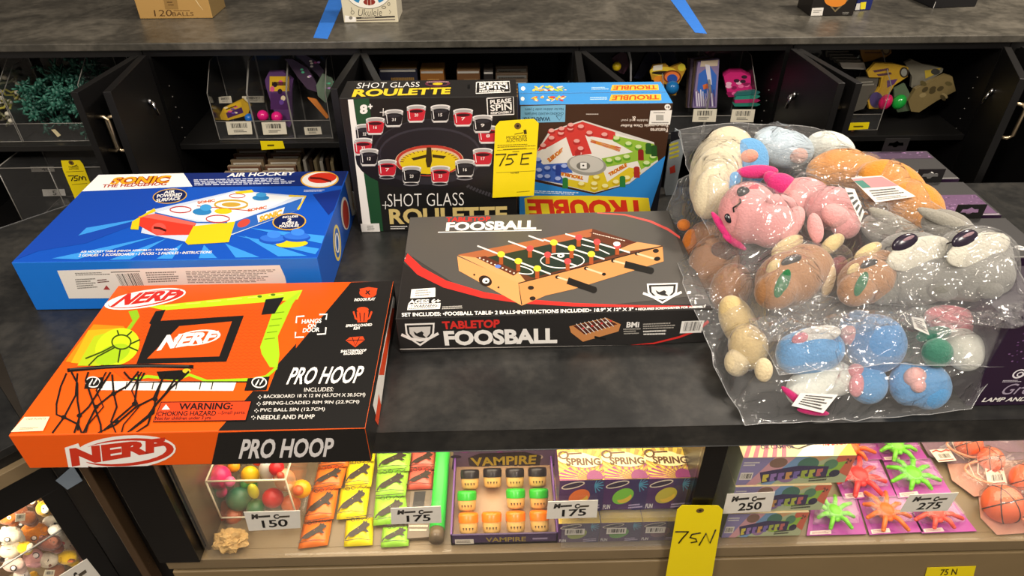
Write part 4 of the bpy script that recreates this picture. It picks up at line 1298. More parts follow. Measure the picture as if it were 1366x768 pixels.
for dx, dy, lab, leafc, sc in ((0, 0, 'brown deer plush with cream tufts and a green leaf, left of the pair', '1f6a3c', 1.0), (104, 2, 'brown deer plush with a green leaf, right of the pair beside the grey koala', '1f6a44', .86)):
    X = lambda x: 1052 + dx + (x - 1052) * sc
    Y_ = lambda y: 368 + dy + (y - 368) * sc
    plush('upper', lab, 'plush toy', ('a5764c', [(X(1052), Y_(372), 0, 46 * sc, 38 * sc, -20), (X(1075), Y_(360), 0, 38 * sc, 36 * sc, 0), (X(1035), Y_(388), 0, 30 * sc, 26 * sc, -20)]),
          [('tuft', 'd8c290', [(X(1042), Y_(330), .012, 24 * sc, 11 * sc, -32, 20), (X(1103), Y_(326), .012, 18 * sc, 10 * sc, -38, 16), (X(1032), Y_(356), .006, 12 * sc, 7 * sc, -50, 36)]),
           ('ear', '4a3c34', [(X(1012), Y_(328), -.01, 18 * sc, 10 * sc, 35, 4), (X(1078), Y_(312), .0, 14 * sc, 8 * sc, 40, 12)]), ('eye', '17120f', [(X(1056), Y_(347), .012, 14 * sc, 6.5 * sc, -22, 33)]),
           ('leaf', leafc, [(X(1044), Y_(378), .0, 8 * sc, 20 * sc, 25, 34)]), ('collar', 'd0b488', [(X(1106), Y_(375), .0, 8 * sc, 22 * sc, 15, 10)])], z=.125 + (.02 if dx else 0))
plush('upper', 'small dark red plush piece tucked between the two deer', 'plush toy', ('8a3a3e', [(1119, 355, 0, 13, 16, 20)]), z=.13)
for dx, dy, lab, zz in ((0, 0, 'grey koala plush with dark oval nose, beside the brown deer', .155), (80, -5, 'grey koala plush with dark oval nose at the right end of the bag', .178)):
    X = lambda x: x + dx
    Y_ = lambda y: y + dy
    plush('upper', lab, 'plush toy', (GRY, [(X(1222), Y_(352), 0, 46, 44, -10), (X(1228), Y_(376), -.01, 46, 32, -10), (X(1206), Y_(345), 0, 38, 36, 0), (X(1196), Y_(380), -.02, 40, 26, 0)]),
          [('ear', '8c887e', [(X(1182), Y_(308), .0, 36, 22, 18, 4)]), ('ear_rim', '9a968a', [(X(1196), Y_(296), .008, 40, 9, 26, 22)] if dx == 0 else [(X(1186), Y_(300), .008, 44, 9, 22, 22)]),
           ('face_patch', 'd6d2c2', [(X(1226), Y_(338), .012, 43, 20, -18, 27)]), ('nose', '241c2c', [(X(1208), Y_(324), .014, 18, 11, -25, 46)]), ('nose_glint', 'a08088', [(X(1212), Y_(318), .014, 8, 2.2, -25, 53)]),
           ('paw', '77766f', [(X(1180), Y_(392), -.01, 22, 15, 0, 8), (X(1242), Y_(392), -.01, 18, 12, 0, 10)])],
          [('brow', [(X(1178), Y_(337)), (X(1182), Y_(330)), (X(1189), Y_(328))], .014, 1.3, 44)], z=zz)


# ---- lamp cartons standing in a row on the right
for i, (y, lab, h) in enumerate(((.70, 'dark purple lamp carton at the front right edge of the counter, printed LAMP AND WIRELESS', .158), (.872, 'second dark lamp carton with a black hang tab, just behind the front one', .15),
                                 (1.003, 'third lamp carton, purple speckled panel, half under the bag', .15), (1.137, 'rearmost lamp carton with hang tab and round white logo, nearest the cabinets', .15))):
    f = boxframe(.697, y, .0008, 0, .176, .122 if i else .14, h)
    root = carton('lamp_carton', f, card('2a1830'), {'t': card('3b3a3a') if i else card('2b2230')}, lab, 'carton', 'dark lamp cartons')
    if i == 0:
        a = Local(f['front'], 176, 158)
        rd = random.Random(3)
        for k in range(90): a.ell(rd.choice(('5a3a66', '46285a', '7a5a86')), rd.uniform(20, 170), rd.uniform(8, 70), rd.uniform(.5, 2.4), rd.uniform(.5, 1.6), n=6)
        a.poly('cbbfd2', [(120, 60), (176, 40), (176, 108), (70, 104), (66, 96)]); a.poly('a088b4', [(140, 70), (176, 58), (176, 100), (120, 100)])
        a.ring('e8e4ea', 52, 92, 8, 8, 2.5); a.ring('e8e4ea', 54, 93, 4, 4, 2); a.micro('cfc8d4', [(34, 104), (62, 104), (62, 109), (34, 109)], 2, 1)
        a.text('a89cb0', 'Groove', [(46, 112), (130, 110), (126, 134), (40, 134)], .0)
        a.text(WHT, 'LAMP AND WIRELESS', [(22, 140), (150, 140), (148, 149), (20, 149)], .03)
        put(a, 'printed_front', root)
    else:
        a = Local(f['top'], 176, 122)
        if i == 2:
            rd = random.Random(8)
            a.rect('604664', 10, 50, 170, 116)
            for k in range(160): a.ell(rd.choice(('9a769c', '443048', '765878')), rd.uniform(14, 168), rd.uniform(54, 114), rd.uniform(.8, 3), rd.uniform(.5, 1.4), n=6)
            a.line('d8c4d8', [(10, 119), (172, 119)], 2)
        elif i == 3:
            rd = random.Random(9)
            a.rect('4c3c50', 4, 4, 172, 36)
            for k in range(60): a.ell(rd.choice(('98749c', '4a3050')), rd.uniform(6, 170), rd.uniform(6, 34), rd.uniform(.8, 3), rd.uniform(.5, 1.4), n=6)
        if i != 2:
            a.ell('d8d6d2', 142, 94, 8, 7); a.line('2a2a2a', [(137, 94), (147, 94)], 2); a.micro('c8c6c2', [(104, 90), (132, 90), (132, 97), (104, 97)], 1, 2)
            a.line('a8a6a2', [(2, 119), (174, 119)], 1.5)
        put(a, 'printed_top', root)
        tb = MB()
        c = f['lbt'] + Vector((.105, -.004, .001)) - root.location
        w, hh = .05, .028
        tp = [(-w / 2, 0), (w / 2, 0), (w / 2, hh), (-w / 2, hh)]
        ho = [(-.016, .012), (-.006, .012), (-.003, .009), (.003, .009), (.006, .012), (.016, .012), (.014, .019), (.006, .019), (.0, .023), (-.006, .019), (-.014, .019)]
        P2 = [Vector((x, 0, z)) for x, z in tp]; H2 = [Vector((x, 0, z)) for x, z in ho][::-1]
        tri = tessellate_polygon([P2, H2])
        allp = P2 + H2
        bk = Vector((0, .0012, 0))
        tb.add([tuple(p + c) for p in allp] + [tuple(p + c + bk) for p in allp], [list(t) for t in tri] + [[k + len(allp) for k in t][::-1] for t in tri] +
               [[k, (k + 1) % 4, len(allp) + (k + 1) % 4, len(allp) + k] for k in range(4)], mat('151414', rough=.35))
        tb.build('hang_tab', root)


# ---- the bags: thin film draped over what they hold
def bag(which, outline, label, zedge, margin, seed, name, shelfz=None, front_fold=None):
    base = [PZ(x, y, ze) for x, y, ze in outline]
    rj = random.Random(seed)
    poly = []
    for i, p in enumerate(base):                            # a limp, slightly wavy rim
        q = base[(i + 1) % len(base)]
        k_ = max(2, int((q - p).length / .022))
        for j in range(k_): poly.append(p.lerp(q, j / k_) + Vector((rj.uniform(-1, 1), rj.uniform(-1, 1), rj.uniform(0, 1))) * (.0028 if j else .001))
    px = np.array([p.x for p in poly]); py = np.array([p.y for p in poly]); pz = np.array([p.z for p in poly])
    n = len(poly)
    G = 230
    gx = np.linspace(px.min(), px.max(), G); gy = np.linspace(py.min(), py.max(), G)
    Xg, Yg = np.meshgrid(gx, gy, indexing='ij')
    inside = np.zeros(Xg.shape, bool)
    j = n - 1
    for i in range(n):
        cond = ((py[i] > Yg) != (py[j] > Yg)) & (Xg < (px[j] - px[i]) * (Yg - py[i]) / (py[j] - py[i] + 1e-12) + px[i])
        inside ^= cond
        j = i
    # distance to the rim and the rim's height there
    D = np.full(Xg.shape, 9.0); ZE = np.zeros(Xg.shape)
    for i in range(n):
        j = (i + 1) % n
        ex, ey = px[j] - px[i], py[j] - py[i]
        t = np.clip(((Xg - px[i]) * ex + (Yg - py[i]) * ey) / (ex * ex + ey * ey + 1e-12), 0, 1)
        d = np.hypot(Xg - px[i] - t * ex, Yg - py[i] - t * ey)
        z = pz[i] + t * (pz[j] - pz[i])
        ZE = np.where(d < D, z, ZE); D = np.minimum(D, d)
    Z = np.copy(ZE)
    for c, r in BLOBS[which]:
        d2 = (Xg - c.x) ** 2 + (Yg - c.y) ** 2
        rr = r + margin
        h = c.z + np.sqrt(np.maximum(rr * rr - d2, 0)) * np.where(d2 < rr * rr, 1, 0)
        h = np.where(d2 < rr * rr, h, c.z - (np.sqrt(d2) - rr) * 1.2)
        Z = np.maximum(Z, h)
    if shelfz is not None: Z = np.where(Xg > .69, np.maximum(Z, shelfz), Z)
    Z0 = Z.copy()
    k = np.clip(D / .045, 0, 1)
    k = k * k * (3 - 2 * k)
    Z = ZE + (Z - ZE) * k
    for it in range(26):
        Zp = np.pad(Z, 1, mode='edge')
        Zs = (Zp[2:, 1:-1] + Zp[:-2, 1:-1] + Zp[1:-1, 2:] + Zp[1:-1, :-2]) / 4
        Z = np.where(D < .004, Z, np.maximum(Zs, Z0 * .7 + Zs * .3 if it < 14 else Zs))
        Z = np.where(D < .045, ZE + (Z - ZE) * np.maximum(k, .02), Z) if it == 0 else Z
    rs = np.random.RandomState(seed)
    W = np.zeros(Z.shape)
    for q in range(60):                                     # sharp creases running through the film
        cx, cy = rs.uniform(px.min(), px.max()), rs.uniform(py.min(), py.max())
        a = rs.uniform(0, math.pi)
        u = (Xg - cx) * math.cos(a) + (Yg - cy) * math.sin(a) + .012 * np.sin(((Yg - cy) * math.cos(a) - (Xg - cx) * math.sin(a)) * rs.uniform(30, 80))
        v = (Yg - cy) * math.cos(a) - (Xg - cx) * math.sin(a)
        L = rs.uniform(.04, .14)
        W += rs.uniform(.0015, .005) * np.exp(-np.abs(u) / rs.uniform(.003, .006)) * np.exp(-(v / L) ** 2)
    if front_fold:
        (ax, ay), (bx, by), amp = front_fold
        A, B = PZ(ax, ay, .12), PZ(bx, by, .12)
        e = (B - A).normalized()
        u = (Xg - A.x) * e.y * -1 + (Yg - A.y) * e.x
        v = (Xg - A.x) * e.x + (Yg - A.y) * e.y
        W += amp * np.exp(-(u / .012) ** 2) * (1 + .5 * np.sin(v * 160) + .4 * np.sin(v * 73 + 1))
        W += amp * .6 * np.exp(-((u - .03) / .02) ** 2) * np.abs(np.sin(v * 110 + 8 * u * 30))
    Z = Z + W * np.clip(D / .01, 0, 1)
    idx = -np.ones(Z.shape, int)
    vs, fs = [], []
    keep = inside | (D < (gx[1] - gx[0]) * .5)
    for i in range(G):
        for j in range(G):
            if keep[i, j]:
                idx[i, j] = len(vs); vs.append((Xg[i, j], Yg[i, j], Z[i, j]))
    for i in range(G - 1):
        for j in range(G - 1):
            f = [idx[i, j], idx[i + 1, j], idx[i + 1, j + 1], idx[i, j + 1]]
            if min(f) >= 0: fs.append(f)
    m = film('bag_film_' + which, milky=.075, rough=.1, gloss=1.35, bump=.5, scale=6.5, dist=.012, stretch=(1, 1.6, 1), crinkle=16)
    root = empty('plastic_bag', sum(poly, Vector()) / n, label, 'bag', 'clear bags of plush toys')
    o = at(root, MB().add(vs, fs, m, True)).build('film', root)
    rim = MB().tube([p for p in poly] + [poly[0]], .0007, film('bag_rim', milky=.22, rough=.15, gloss=1.5), 5)
    at(root, rim).build('rim', root)
    if front_fold:                                          # gathered seam, a crumpled ribbon of film
        (ax, ay), (bx, by), amp = front_fold
        NS, NW = 170, 10
        rr = np.random.RandomState(seed + 5)
        ph = rr.uniform(0, 6, 8)
        vs, fs = [], []
        for i in range(NS + 1):
            t = i / NS
            x = ax + (bx - ax) * t
            y = ay + (by - ay) * t + 3 * math.sin(t * 9)
            for j in range(NW + 1):
                w = j / NW - .5
                zz = .135 + .03 * t + .004 * math.sin(t * 90 + ph[0] + w * 7) + .004 * math.sin(t * 47 + ph[1] - w * 11) + .003 * math.sin(t * 160 + ph[2] + w * 16) + .0025 * rr.uniform(-1, 1)
                p = PZ(x + 4 * math.sin(w * 14 + t * 60), y + w * (26 + 8 * math.sin(t * 21)), zz)
                vs.append(tuple(p))
        for i in range(NS):
            for j in range(NW): fs.append([i * (NW + 1) + j, i * (NW + 1) + j + 1, (i + 1) * (NW + 1) + j + 1, (i + 1) * (NW + 1) + j])
        at(root, MB().add(vs, fs, film('seam_film', milky=.08, rough=.12, gloss=2.4), True)).build('gathered_seam', root)


bag('lower', [(888, 285, .03), (905, 240, .10), (935, 225, .12), (1000, 300, .12), (1060, 380, .11), (1150, 410, .11), (1300, 405, .12), (1350, 470, .09), (1296, 545, .012), (1200, 557, .008), (1100, 563, .006), (995, 568, .003), (962, 508, .012), (940, 450, .05), (915, 388, .085), (900, 330, .06)],
    'lower clear plastic bag holding blue and white plush along the counter front', 0, .004, 4, 'lower')
bag('upper', [(905, 174, .17), (955, 166, .185), (1025, 166, .185), (1085, 170, .185), (1140, 198, .185), (1195, 232, .18), (1265, 285, .19), (1345, 325, .19), (1366, 375, .17), (1372, 425, .14), (1340, 490, .08), (1200, 485, .085), (1040, 500, .07), (1000, 430, .07), (965, 350, .09), (935, 290, .13), (915, 220, .16)],
    'upper clear plastic bag stuffed with pink, brown and grey plush toys', 0, .004, 11, 'upper', shelfz=.162, front_fold=((1000, 438), (1366, 418), .011))

# ================================================================== things on the ledge
LZ = .2605


def front_carton(p0, p1, z, d, h, m, faces, label, cat='carton', group=None, name='carton'):
    A, B = PZ(*p0, z), PZ(*p1, z)
    f = boxframe(A.x, A.y, z + .0006, math.atan2(B.y - A.y, B.x - A.x), (B - A).length, d, h)
    return f, carton(name, f, m, faces, label, cat, group)


f, root = front_carton((187, 25.5), (284, 24.5), LZ, .11, .16, card('b48e52'), {'r': card('7d6740')}, 'brown cardboard carton printed 120 BALLS on the upper ledge')
a = Print(f['front'], None, (170, 0), 9.107)
a.text('4a2f16', '120', [(318, 122), (540, 118), (542, 194), (332, 198)], -.005); a.text('4a2f16', 'BALLS', [(546, 147), (800, 146), (804, 192), (548, 194)], -.005)
a.micro('6a4a24', [(560, 122), (790, 122), (792, 138), (562, 138)], 1, 3); a.poly('957440', [(430, -60), (590, -60), (620, 112), (460, 112)]); a.micro('4a2f16', [(480, 16), (560, 16), (564, 40), (482, 40)], 1, 4); a.micro('4a2f16', [(494, 52), (570, 52), (574, 70), (496, 70)], 1, 5)
a.line('e0c898', [(830, 0), (870, 60), (920, 120)], 10, 3)
put(a, 'printed_front', root)
f, root = front_carton((459, 30.8), (531.4, 30.2), LZ, .10, .17, card('d9d0b4'), {'r': card('b8b2a0')}, 'cream illustrated ukulele box with a blue circle on the upper ledge')
a = Print(f['front'], None, (440, 0), 11.383)
a.ell('8a8674', 590, -120, 345, 255); a.ell('f4f0e4', 590, -120, 335, 245); a.ell('2a86b8', 590, -130, 300, 205); a.poly('f4f0e4', [(420, 80), (530, -160), (650, -160), (760, 70)])
a.ell('8c2f24', 600, 30, 90, 50); a.line('d8c0b0', [(570, -60), (575, 78)], 8); a.line('d8c0b0', [(620, -60), (625, 78)], 8)
a.ring('6a6656', 345, 190, 24, 26, 8); a.line('6a6656', [(335, 160), (325, 110)], 8); a.ring('6a6656', 820, 110, 30, 18, 8); a.ring('6a6656', 895, 60, 18, 22, 8); a.line('6a6656', [(900, 150), (925, 180), (905, 210)], 8)
a.text('33302a', 'Ukulele', [(440, 138), (795, 135), (790, 238), (425, 242)], -.012)
a.poly('241d1c', [(400, 262), (985, 240), (990, 262), (404, 286)]); a.micro('cfc6b0', [(480, 264), (740, 254), (740, 270), (482, 280)], 1, 4); a.poly('6a5f58', [(404, 306), (990, 288), (992, 304), (406, 322)])
a.poly('f6f2ea', [(232, 232), (392, 262), (400, 330), (225, 335)]); a.ell('8a867c', 318, 270, 28, 26)
put(a, 'printed_front', root)
f, root = front_carton((1079.4, 21.5), (1137.4, 21), LZ, .09, .12, card('1d1917'), {}, 'small black box with an orange shape on the upper ledge')
a = Print(f['front'], None, (1040, 0), 4.19)
a.poly('7a6a4a', [(235, -20), (310, 68), (395, -10)]); a.poly('1d1917', [(248, -20), (310, 56), (382, -10)]); a.ell('e0882c', 312, 0, 62, 38); a.poly('eae6de', [(182, 45), (246, 42), (238, 86), (174, 88)]); a.micro('8a8780', [(190, 56), (236, 54), (232, 72), (186, 74)], 2, 2)
a.micro('8a8780', [(352, 66), (392, 65), (390, 82), (350, 82)], 2, 5)
put(a, 'printed_front', root)
f, root = front_carton((1140, 14.6), (1161, 13.6), LZ, .012, .1, card('1f2a6a'), {}, 'thin navy packet with yellow print beside the small black box', 'packet', name='toy_packet')
a = Print(f['front'], None, (1040, 0), 4.19)
a.poly('e6e4dc', [(420, 20), (450, 18), (446, 54), (418, 56)]); a.poly('e8d82c', [(452, 14), (484, 10), (478, 50), (450, 52)])
put(a, 'printed_front', root)
f, root = front_carton((1244, 11.5), (1301, 9), LZ, .1, .1, card('1a1a1c'), {}, 'plain black box near the right end of the upper ledge')
a = Print(f['front'], None, (1040, 0), 4.19); a.line('cfcdc8', [(858, 46), (872, 10)], 3); put(a, 'printed_front', root)
for q, lab in (([(418, 50.5), (437, 52), (459, 2), (441, -6)], 'blue painter tape strip on the upper ledge left of the ukulele box'), ([(927, 43.5), (943, 45), (905, -14), (884, -14)], 'blue painter tape strip on the upper ledge above the blue game boxes')):
    P3 = [PZ(*p, LZ) for p in q]
    tagit(MB().prism(P3, (0, 0, .0006), mat('2f74d0', rough=.5, var=.1, scale=90)).build('masking_tape'), lab, 'tape', 'blue tape strips on the ledge')

# ================================================================== things in the cabinets
SHZ = 0.0


def bin_(x0, x1, yf, d, hf, hs, hb, z, label, group='clear acrylic bins'):
    root = empty('acrylic_bin', ((x0 + x1) / 2, yf + d / 2, z), label, 'bin', group)
    t = .0025
    prof = [(0, 0), (0, hs), (d * .55, hb), (d, hb), (d, 0)]
    mb = MB()
    for x in (x0, x1 - t):
        mb.prism([(x, yf + a, z + b) for a, b in prof], (t, 0, 0), ACRYL)
    mb.box(x0, x1, yf, yf + t, z, z + hf, ACRYL).box(x0, x1, yf + d - t, yf + d, z, z + hb, ACRYL).box(x0, x1, yf, yf + d, z, z + t, ACRYL)
    at(root, mb).build('bin_wall', root)
    e = MB()
    for x in (x0, x1):
        e.tube([(x, yf + a, z + b) for a, b in prof], .0012, ACRYLE, 5, smooth=False)
    for a, b in ((0, .001), (0, hf), (d, hb)): e.tube([(x0, yf + a, z + b), (x1, yf + a, z + b)], .0012, ACRYLE, 5)
    at(root, e).build('bin_edge', root)
    return root


def barcode_label(q, y, root, seed=1):
    P3 = [PY(*p, y) for p in q]
    at(root, MB().prism(P3, (0, .0004, 0), mat('e6dec8', rough=.6))).build('barcode_label', root)
    a = Print(P3, q)
    (ax, ay), (bx, by), (cx, cy), (dx, dy) = q
    L = lambda u, v: (ax + (bx - ax) * u + (dx - ax) * v, ay + (by - ay) * u + (dy - ay) * v)
    a.barcode([L(.18, .12), L(.82, .12), L(.82, .5), L(.18, .5)], seed, 16); a.micro('77736a', [L(.25, .6), L(.75, .6), L(.75, .85), L(.25, .85)], 2, seed)
    put(a, 'label_print', root)


def packet(q, y, th, col, label, cat='packet', group=None, art=None, name='toy_packet', shiny=False, plane=None):
    """flat packet or card with the outline q (photo pixels) standing in the plane y"""
    pf = plane or (lambda px, py: PY(px, py, y))
    P3 = [pf(*p) for p in q]
    n = Vector((0, 0, 0))
    for i in range(1, len(P3) - 1): n += (P3[i] - P3[0]).cross(P3[i + 1] - P3[0])
    n.normalize()
    if n.dot(Vector(CC) - P3[0]) < 0: n = -n
    c = sum(P3, Vector()) / len(P3)
    root = empty(name, c, label, cat, group)
    at(root, MB().prism(P3, -n * th, mat(col, rough=.25 if shiny else .4, var=.1, scale=80))).build('packet_body', root)
    if art:
        xs, ys = [p[0] for p in q], [p[1] for p in q]
        qq = [(min(xs), min(ys)), (max(xs), min(ys)), (max(xs), max(ys)), (min(xs), max(ys))]
        a = Print([pf(*p) for p in qq], qq)
        if a.n.dot(Vector(CC) - P3[0]) < 0: a.n = -a.n
        art(a)
        if a.mb.v: put(a, 'printed_art', root)
    return root


def ball(px, py, y, rpx, col, root, name='ball', rough=.2):
    c = PY(px, py, y)
    s = (c - Vector(CC)).dot(VF) / FPX
    at(root, MB().ell(c, rpx * s, mat(col, rough=rough, var=.05), 18, 12)).build(name, root)


def header_art(x, y, w, h, c1='d8b02a', c2='4a2a5a', c3='d85a8a', rot=0, seed=0):
    def f(a):
        rd = random.Random(seed)
        c, s_ = math.cos(R(rot)), math.sin(R(rot))
        T = lambda u, v: (x + u * w * c - v * h * s_, y + u * w * s_ + v * h * c)
        a.poly(c1, [T(-.4, -.42), T(.42, -.42), T(.42, -.05), T(-.4, -.05)]); a.poly(c2, [T(-.36, .0), T(.38, .0), T(.38, .42), T(-.36, .42)])
        for k in range(6): a.ell(rd.choice((c3, 'e8d8b0', '2a1a30', '6a4a9a')), *T(rd.uniform(-.35, .35), rd.uniform(-.38, .38)), w * .1, h * .07, n=10)
        a.micro('2a1a10', [T(-.3, -.32), T(.32, -.32), T(.32, -.14), T(-.3, -.14)], 1, seed)
    return f


# cabinet 2 from the left: three bins
B = []
for i, (x0, x1, lab) in enumerate(((-.729, -.631, 'left of three clear bins, holding a yellow card and a blue ball'), (-.629, -.532, 'middle of three clear bins, holding a pack with two magenta balls'), (-.530, -.433, 'right of three clear bins, holding dark cone packs, mostly empty'))):
    B.append(bin_(x0, x1, 1.69, .12, .05, .125, .185, SHZ, lab))
C = lambda pts: [(260 + x / 4.268, 60 + y / 4.268) for x, y in pts]
barcode_label(C([(175, 438), (320, 435), (328, 508), (190, 511)]), 1.688, B[0], 1)
barcode_label(C([(378, 440), (515, 438), (525, 508), (390, 511)]), 1.688, B[1], 2)
barcode_label(C([(620, 468), (715, 465), (724, 508), (628, 512)]), 1.688, B[2], 3)
for q in (C([(135, 296), (205, 290), (212, 330), (138, 332)]), C([(268, 292), (392, 290), (396, 328), (270, 326)])):
    barcode_label(q, 1.80, B[0] if q[0][0] < 300 else B[1], 5)
r = packet(C([(142, 400), (160, 360), (270, 308), (292, 330), (320, 345), (300, 400), (190, 428), (150, 425)]), 1.74, .008, 'c8a02a', 'yellow and purple toy packet with blue ball lying in the left bin', art=header_art(*C([(220, 370)])[0], 30, 18, rot=-20, seed=1))
ball(*C([(310, 415)])[0], 1.715, 6, '1f6ac0', r)
r = packet(C([(398, 200), (420, 155), (500, 150), (558, 200), (552, 260), (556, 420), (540, 470), (470, 430), (440, 350), (405, 240)]), 1.735, .012, '5a3a6a', 'tall purple and gold toy packet with two magenta balls in the middle bin', art=header_art(*C([(480, 270)])[0], 32, 52, seed=2))
for x, y in ((387, 402), (467, 410)): ball(*C([(x, y)])[0], 1.712, 7.4, 'd81f78', r)
DK = 'c04a3040'
for k, (q, c, lab) in enumerate(((C([(512, 78), (560, 82), (640, 130), (690, 215), (700, 270), (640, 250), (590, 190)]), '4a3a4c', 'front dark cone shaped toy packet rising from the right bin'),
                                 (C([(552, 40), (610, 48), (690, 90), (735, 145), (725, 200), (690, 160)]), '3f3240', 'rear dark cone shaped toy packet rising from the right bin'),
                                 (C([(725, 165), (780, 190), (790, 210), (745, 330), (700, 290), (690, 230)]), '6a7a68', 'green and silver toy packet leaning in the right bin'),
                                 (C([(640, 300), (690, 310), (765, 410), (750, 420)]), 'c87a3a', 'thin orange and blue toy stick in the right bin'))):
    r = packet(q, 1.745 + .01 * (k == 1) - .004 * k, .005, c, lab, shiny=True, art=(lambda a, q=q, k=k: [a.ell(random.Random(k * 9 + i).choice(('c89ad8', '5fc89a', 'b03a7a', 'e8e0d0')), q[2][0] + random.Random(i + k).uniform(-9, 4), q[2][1] + random.Random(i * 3 + k).uniform(-2, 14), 2.2, 1.4, n=8) for i in range(5)]) if k != 3 else None)
# card packs on the lower shelf
for col, (xa, xb, n_) in enumerate(((-.742, -.652, 5), (-.640, -.556, 5))):
    for k in range(n_):
        y = 1.688 + .020 * k
        f = boxframe(xa + .004 * k, y, -.24 + .0005, 0, xb - xa, .011, .145 + .008 * k)
        root = carton('card_pack', f, card(('8a7458', '6a4a38')[k % 2]), {'t': card('a89478')}, '%s card pack, %s from the front in the %s stack below the bins' % (('tan', 'brown')[k % 2], ('first', 'second', 'third', 'fourth', 'fifth')[k], ('left', 'right')[col]), 'card pack', 'card packs below the three bins')
        a = Local(f['front'], 100, 140)
        a.rect('d8d2c4', 8, 6, 92, 26); a.micro('5a5048', [(14, 9), (80, 9), (80, 22), (14, 22)], 2, k); a.rect(('7a3a3a', '3a4a6a', '5a5a3a')[k % 3], 8, 34, 92, 130)
        put(a, 'printed_front', root)
for k in range(7):
    x = -.545 + .015 * k
    f = boxframe(x, 1.70 + .006 * (k % 3), -.2395, .1 * (-1) ** k, .009, .08, .165 + .006 * (k % 2))
    carton('foil_packet', f, mat(('9a8a68', 'c8c0b0', '4a3a2c')[k % 3], rough=.2, metal=.5), {}, '%s foil packet standing edge-on, %s from the left below the right bin' % (('gold', 'silver', 'dark')[k % 3], ('first', 'second', 'third', 'fourth', 'fifth', 'sixth', 'seventh')[k]), 'packet', 'foil packets below the right bin')

# far-left cabinet: bins of trinkets, a wire rack, a clear box
W = lambda pts: [(x / 3.842, 60 + y / 3.842) for x, y in pts]
b0 = bin_(-1.44, -1.242, 1.69, .16, .05, .12, .17, SHZ, 'clear bin of tangled yellow-white trinkets at the far left')
b1 = bin_(-1.238, -1.042, 1.69, .2, .05, .15, .215, SHZ, 'clear bin heaped with dark green toy figures at far left')
rd = random.Random(12)
for k in range(46):
    c = Vector((rd.uniform(-1.42, -1.26), rd.uniform(1.70, 1.83), 0))
    c.z = .012 + .06 * rd.random() + (c.y - 1.70) * .45
    mb = MB()
    d = Vector((rd.uniform(-1, 1), rd.uniform(-1, 1), rd.uniform(-.6, .6))).normalized()
    e = d.orthogonal().normalized()
    yl = rd.random() < .5
    mb.tube([c - d * .022, c - d * .01 + e * .006, c + d * .006 - e * .005, c + d * .022 + e * .006], .003, mat('a8a03c' if yl else '8a8a6a', rough=.4), 6)
    mb.ell(c + d * .02, (.008, .0055, .006), mat('d2ccb8', rough=.45), 8, 6)
    tagit(mb.build('corded_charm'), 'small white charm on a yellow-green cord in the far left bin', 'charm', 'corded charms in the far left bin')
for k in range(120):
    t = rd.random()
    c = Vector((rd.uniform(-1.225, -1.06), 1.70 + .17 * t, 0))
    c.z = .014 + .11 * rd.random() + .05 * t
    mb = MB()
    q = Euler((rd.uniform(0, 6), rd.uniform(0, 6), rd.uniform(0, 6))).to_matrix()
    G_ = mat(rd.choice(('2a6050', '336b5a', '235044')), rough=.45)
    J = lambda *v: c + q @ Vector(v)
    mb.ell(c, (.006, .006, .010), G_, 8, 6).ell(J(0, 0, .015), .005, G_, 8, 6)
    for e in ((.013, 0, .01), (-.011, .006, .012), (.007, .003, -.02), (-.007, -.003, -.02)): mb.tube([J(e[0] * .3, 0, .006 if e[2] > 0 else -.007), J(*e)], [.0032, .0025], G_, 6)
    mb.tube([J(.013, 0, .01), J(.016, .014, .02)], .002, G_, 5)
    tagit(mb.build('toy_figure'), 'tiny dark green plastic toy figure in the heap in the left bin', 'toy figure', 'green toy figures in the left bin')
r = empty('price_ticket', PY(75, 177, 1.70), 'small cream price ticket stuck among the green toy figures', 'ticket')
at(r, MB().prism([PY(x, y, 1.705) for x, y in W([(262, 434), (282, 432), (312, 462), (296, 472)])], (0, .0006, 0), mat('e8d8a8', rough=.6))).build('ticket_card', r)
r = empty('wire_rack', PY(115, 95, 1.86), 'silver wire rack behind the green toy figures at far left', 'rack')
mb = MB()
for k in range(5):
    y = 1.83 + .035 * k; x = -1.03; z = .075 + .022 * k
    mb.tube([(x, y, z - .05), (x, y, z), (x + .02, y, z + .012), (x + .15, y, z + .012), (x + .15, y, z - .05)], .0022, CHROME, 6)
mb.tube([(-1.03, 1.82, .03), (-1.03, 1.99, .11)], .0022, CHROME, 6).tube([(-.88, 1.82, .03), (-.88, 1.99, .11)], .0022, CHROME, 6)
at(r, mb).build('wire_frame', r)
r = empty('clear_display_box', (-1.18, 1.72, -.24), 'empty clear acrylic box with small white number labels on the low left shelf', 'box')
mb = MB(); x0, x1, y0, y1, z0, z1 = -1.302, -.99, 1.64, 1.83, -.238, -.05
for q in ((x0, x0 + .003, y0, y1, z0, z1), (x1 - .003, x1, y0, y1, z0, z1), (x0, x1, y0, y0 + .003, z0, z1), (x0, x1, y1 - .003, y1, z0, z1), (x0, x1, y0, y1, z1 - .003, z1), (x0, x1, y0, y1, z0, z0 + .003)): mb.box(*q, ACRYL)
at(r, mb).build('acrylic_wall', r)
mb = MB()
V8 = [(x, y, z) for x in (x0, x1) for y in (y0, y1) for z in (z0, z1)]
for i, j in ((0, 1), (2, 3), (4, 5), (6, 7), (0, 2), (1, 3), (4, 6), (5, 7), (0, 4), (1, 5), (2, 6), (3, 7)): mb.tube([V8[i], V8[j]], .0016, ACRYLE, 5)
mb.tube([(-1.17, y0, z0), (-1.17, y0, z1)], .0014, ACRYLE, 5)
at(r, mb).build('acrylic_edge', r)
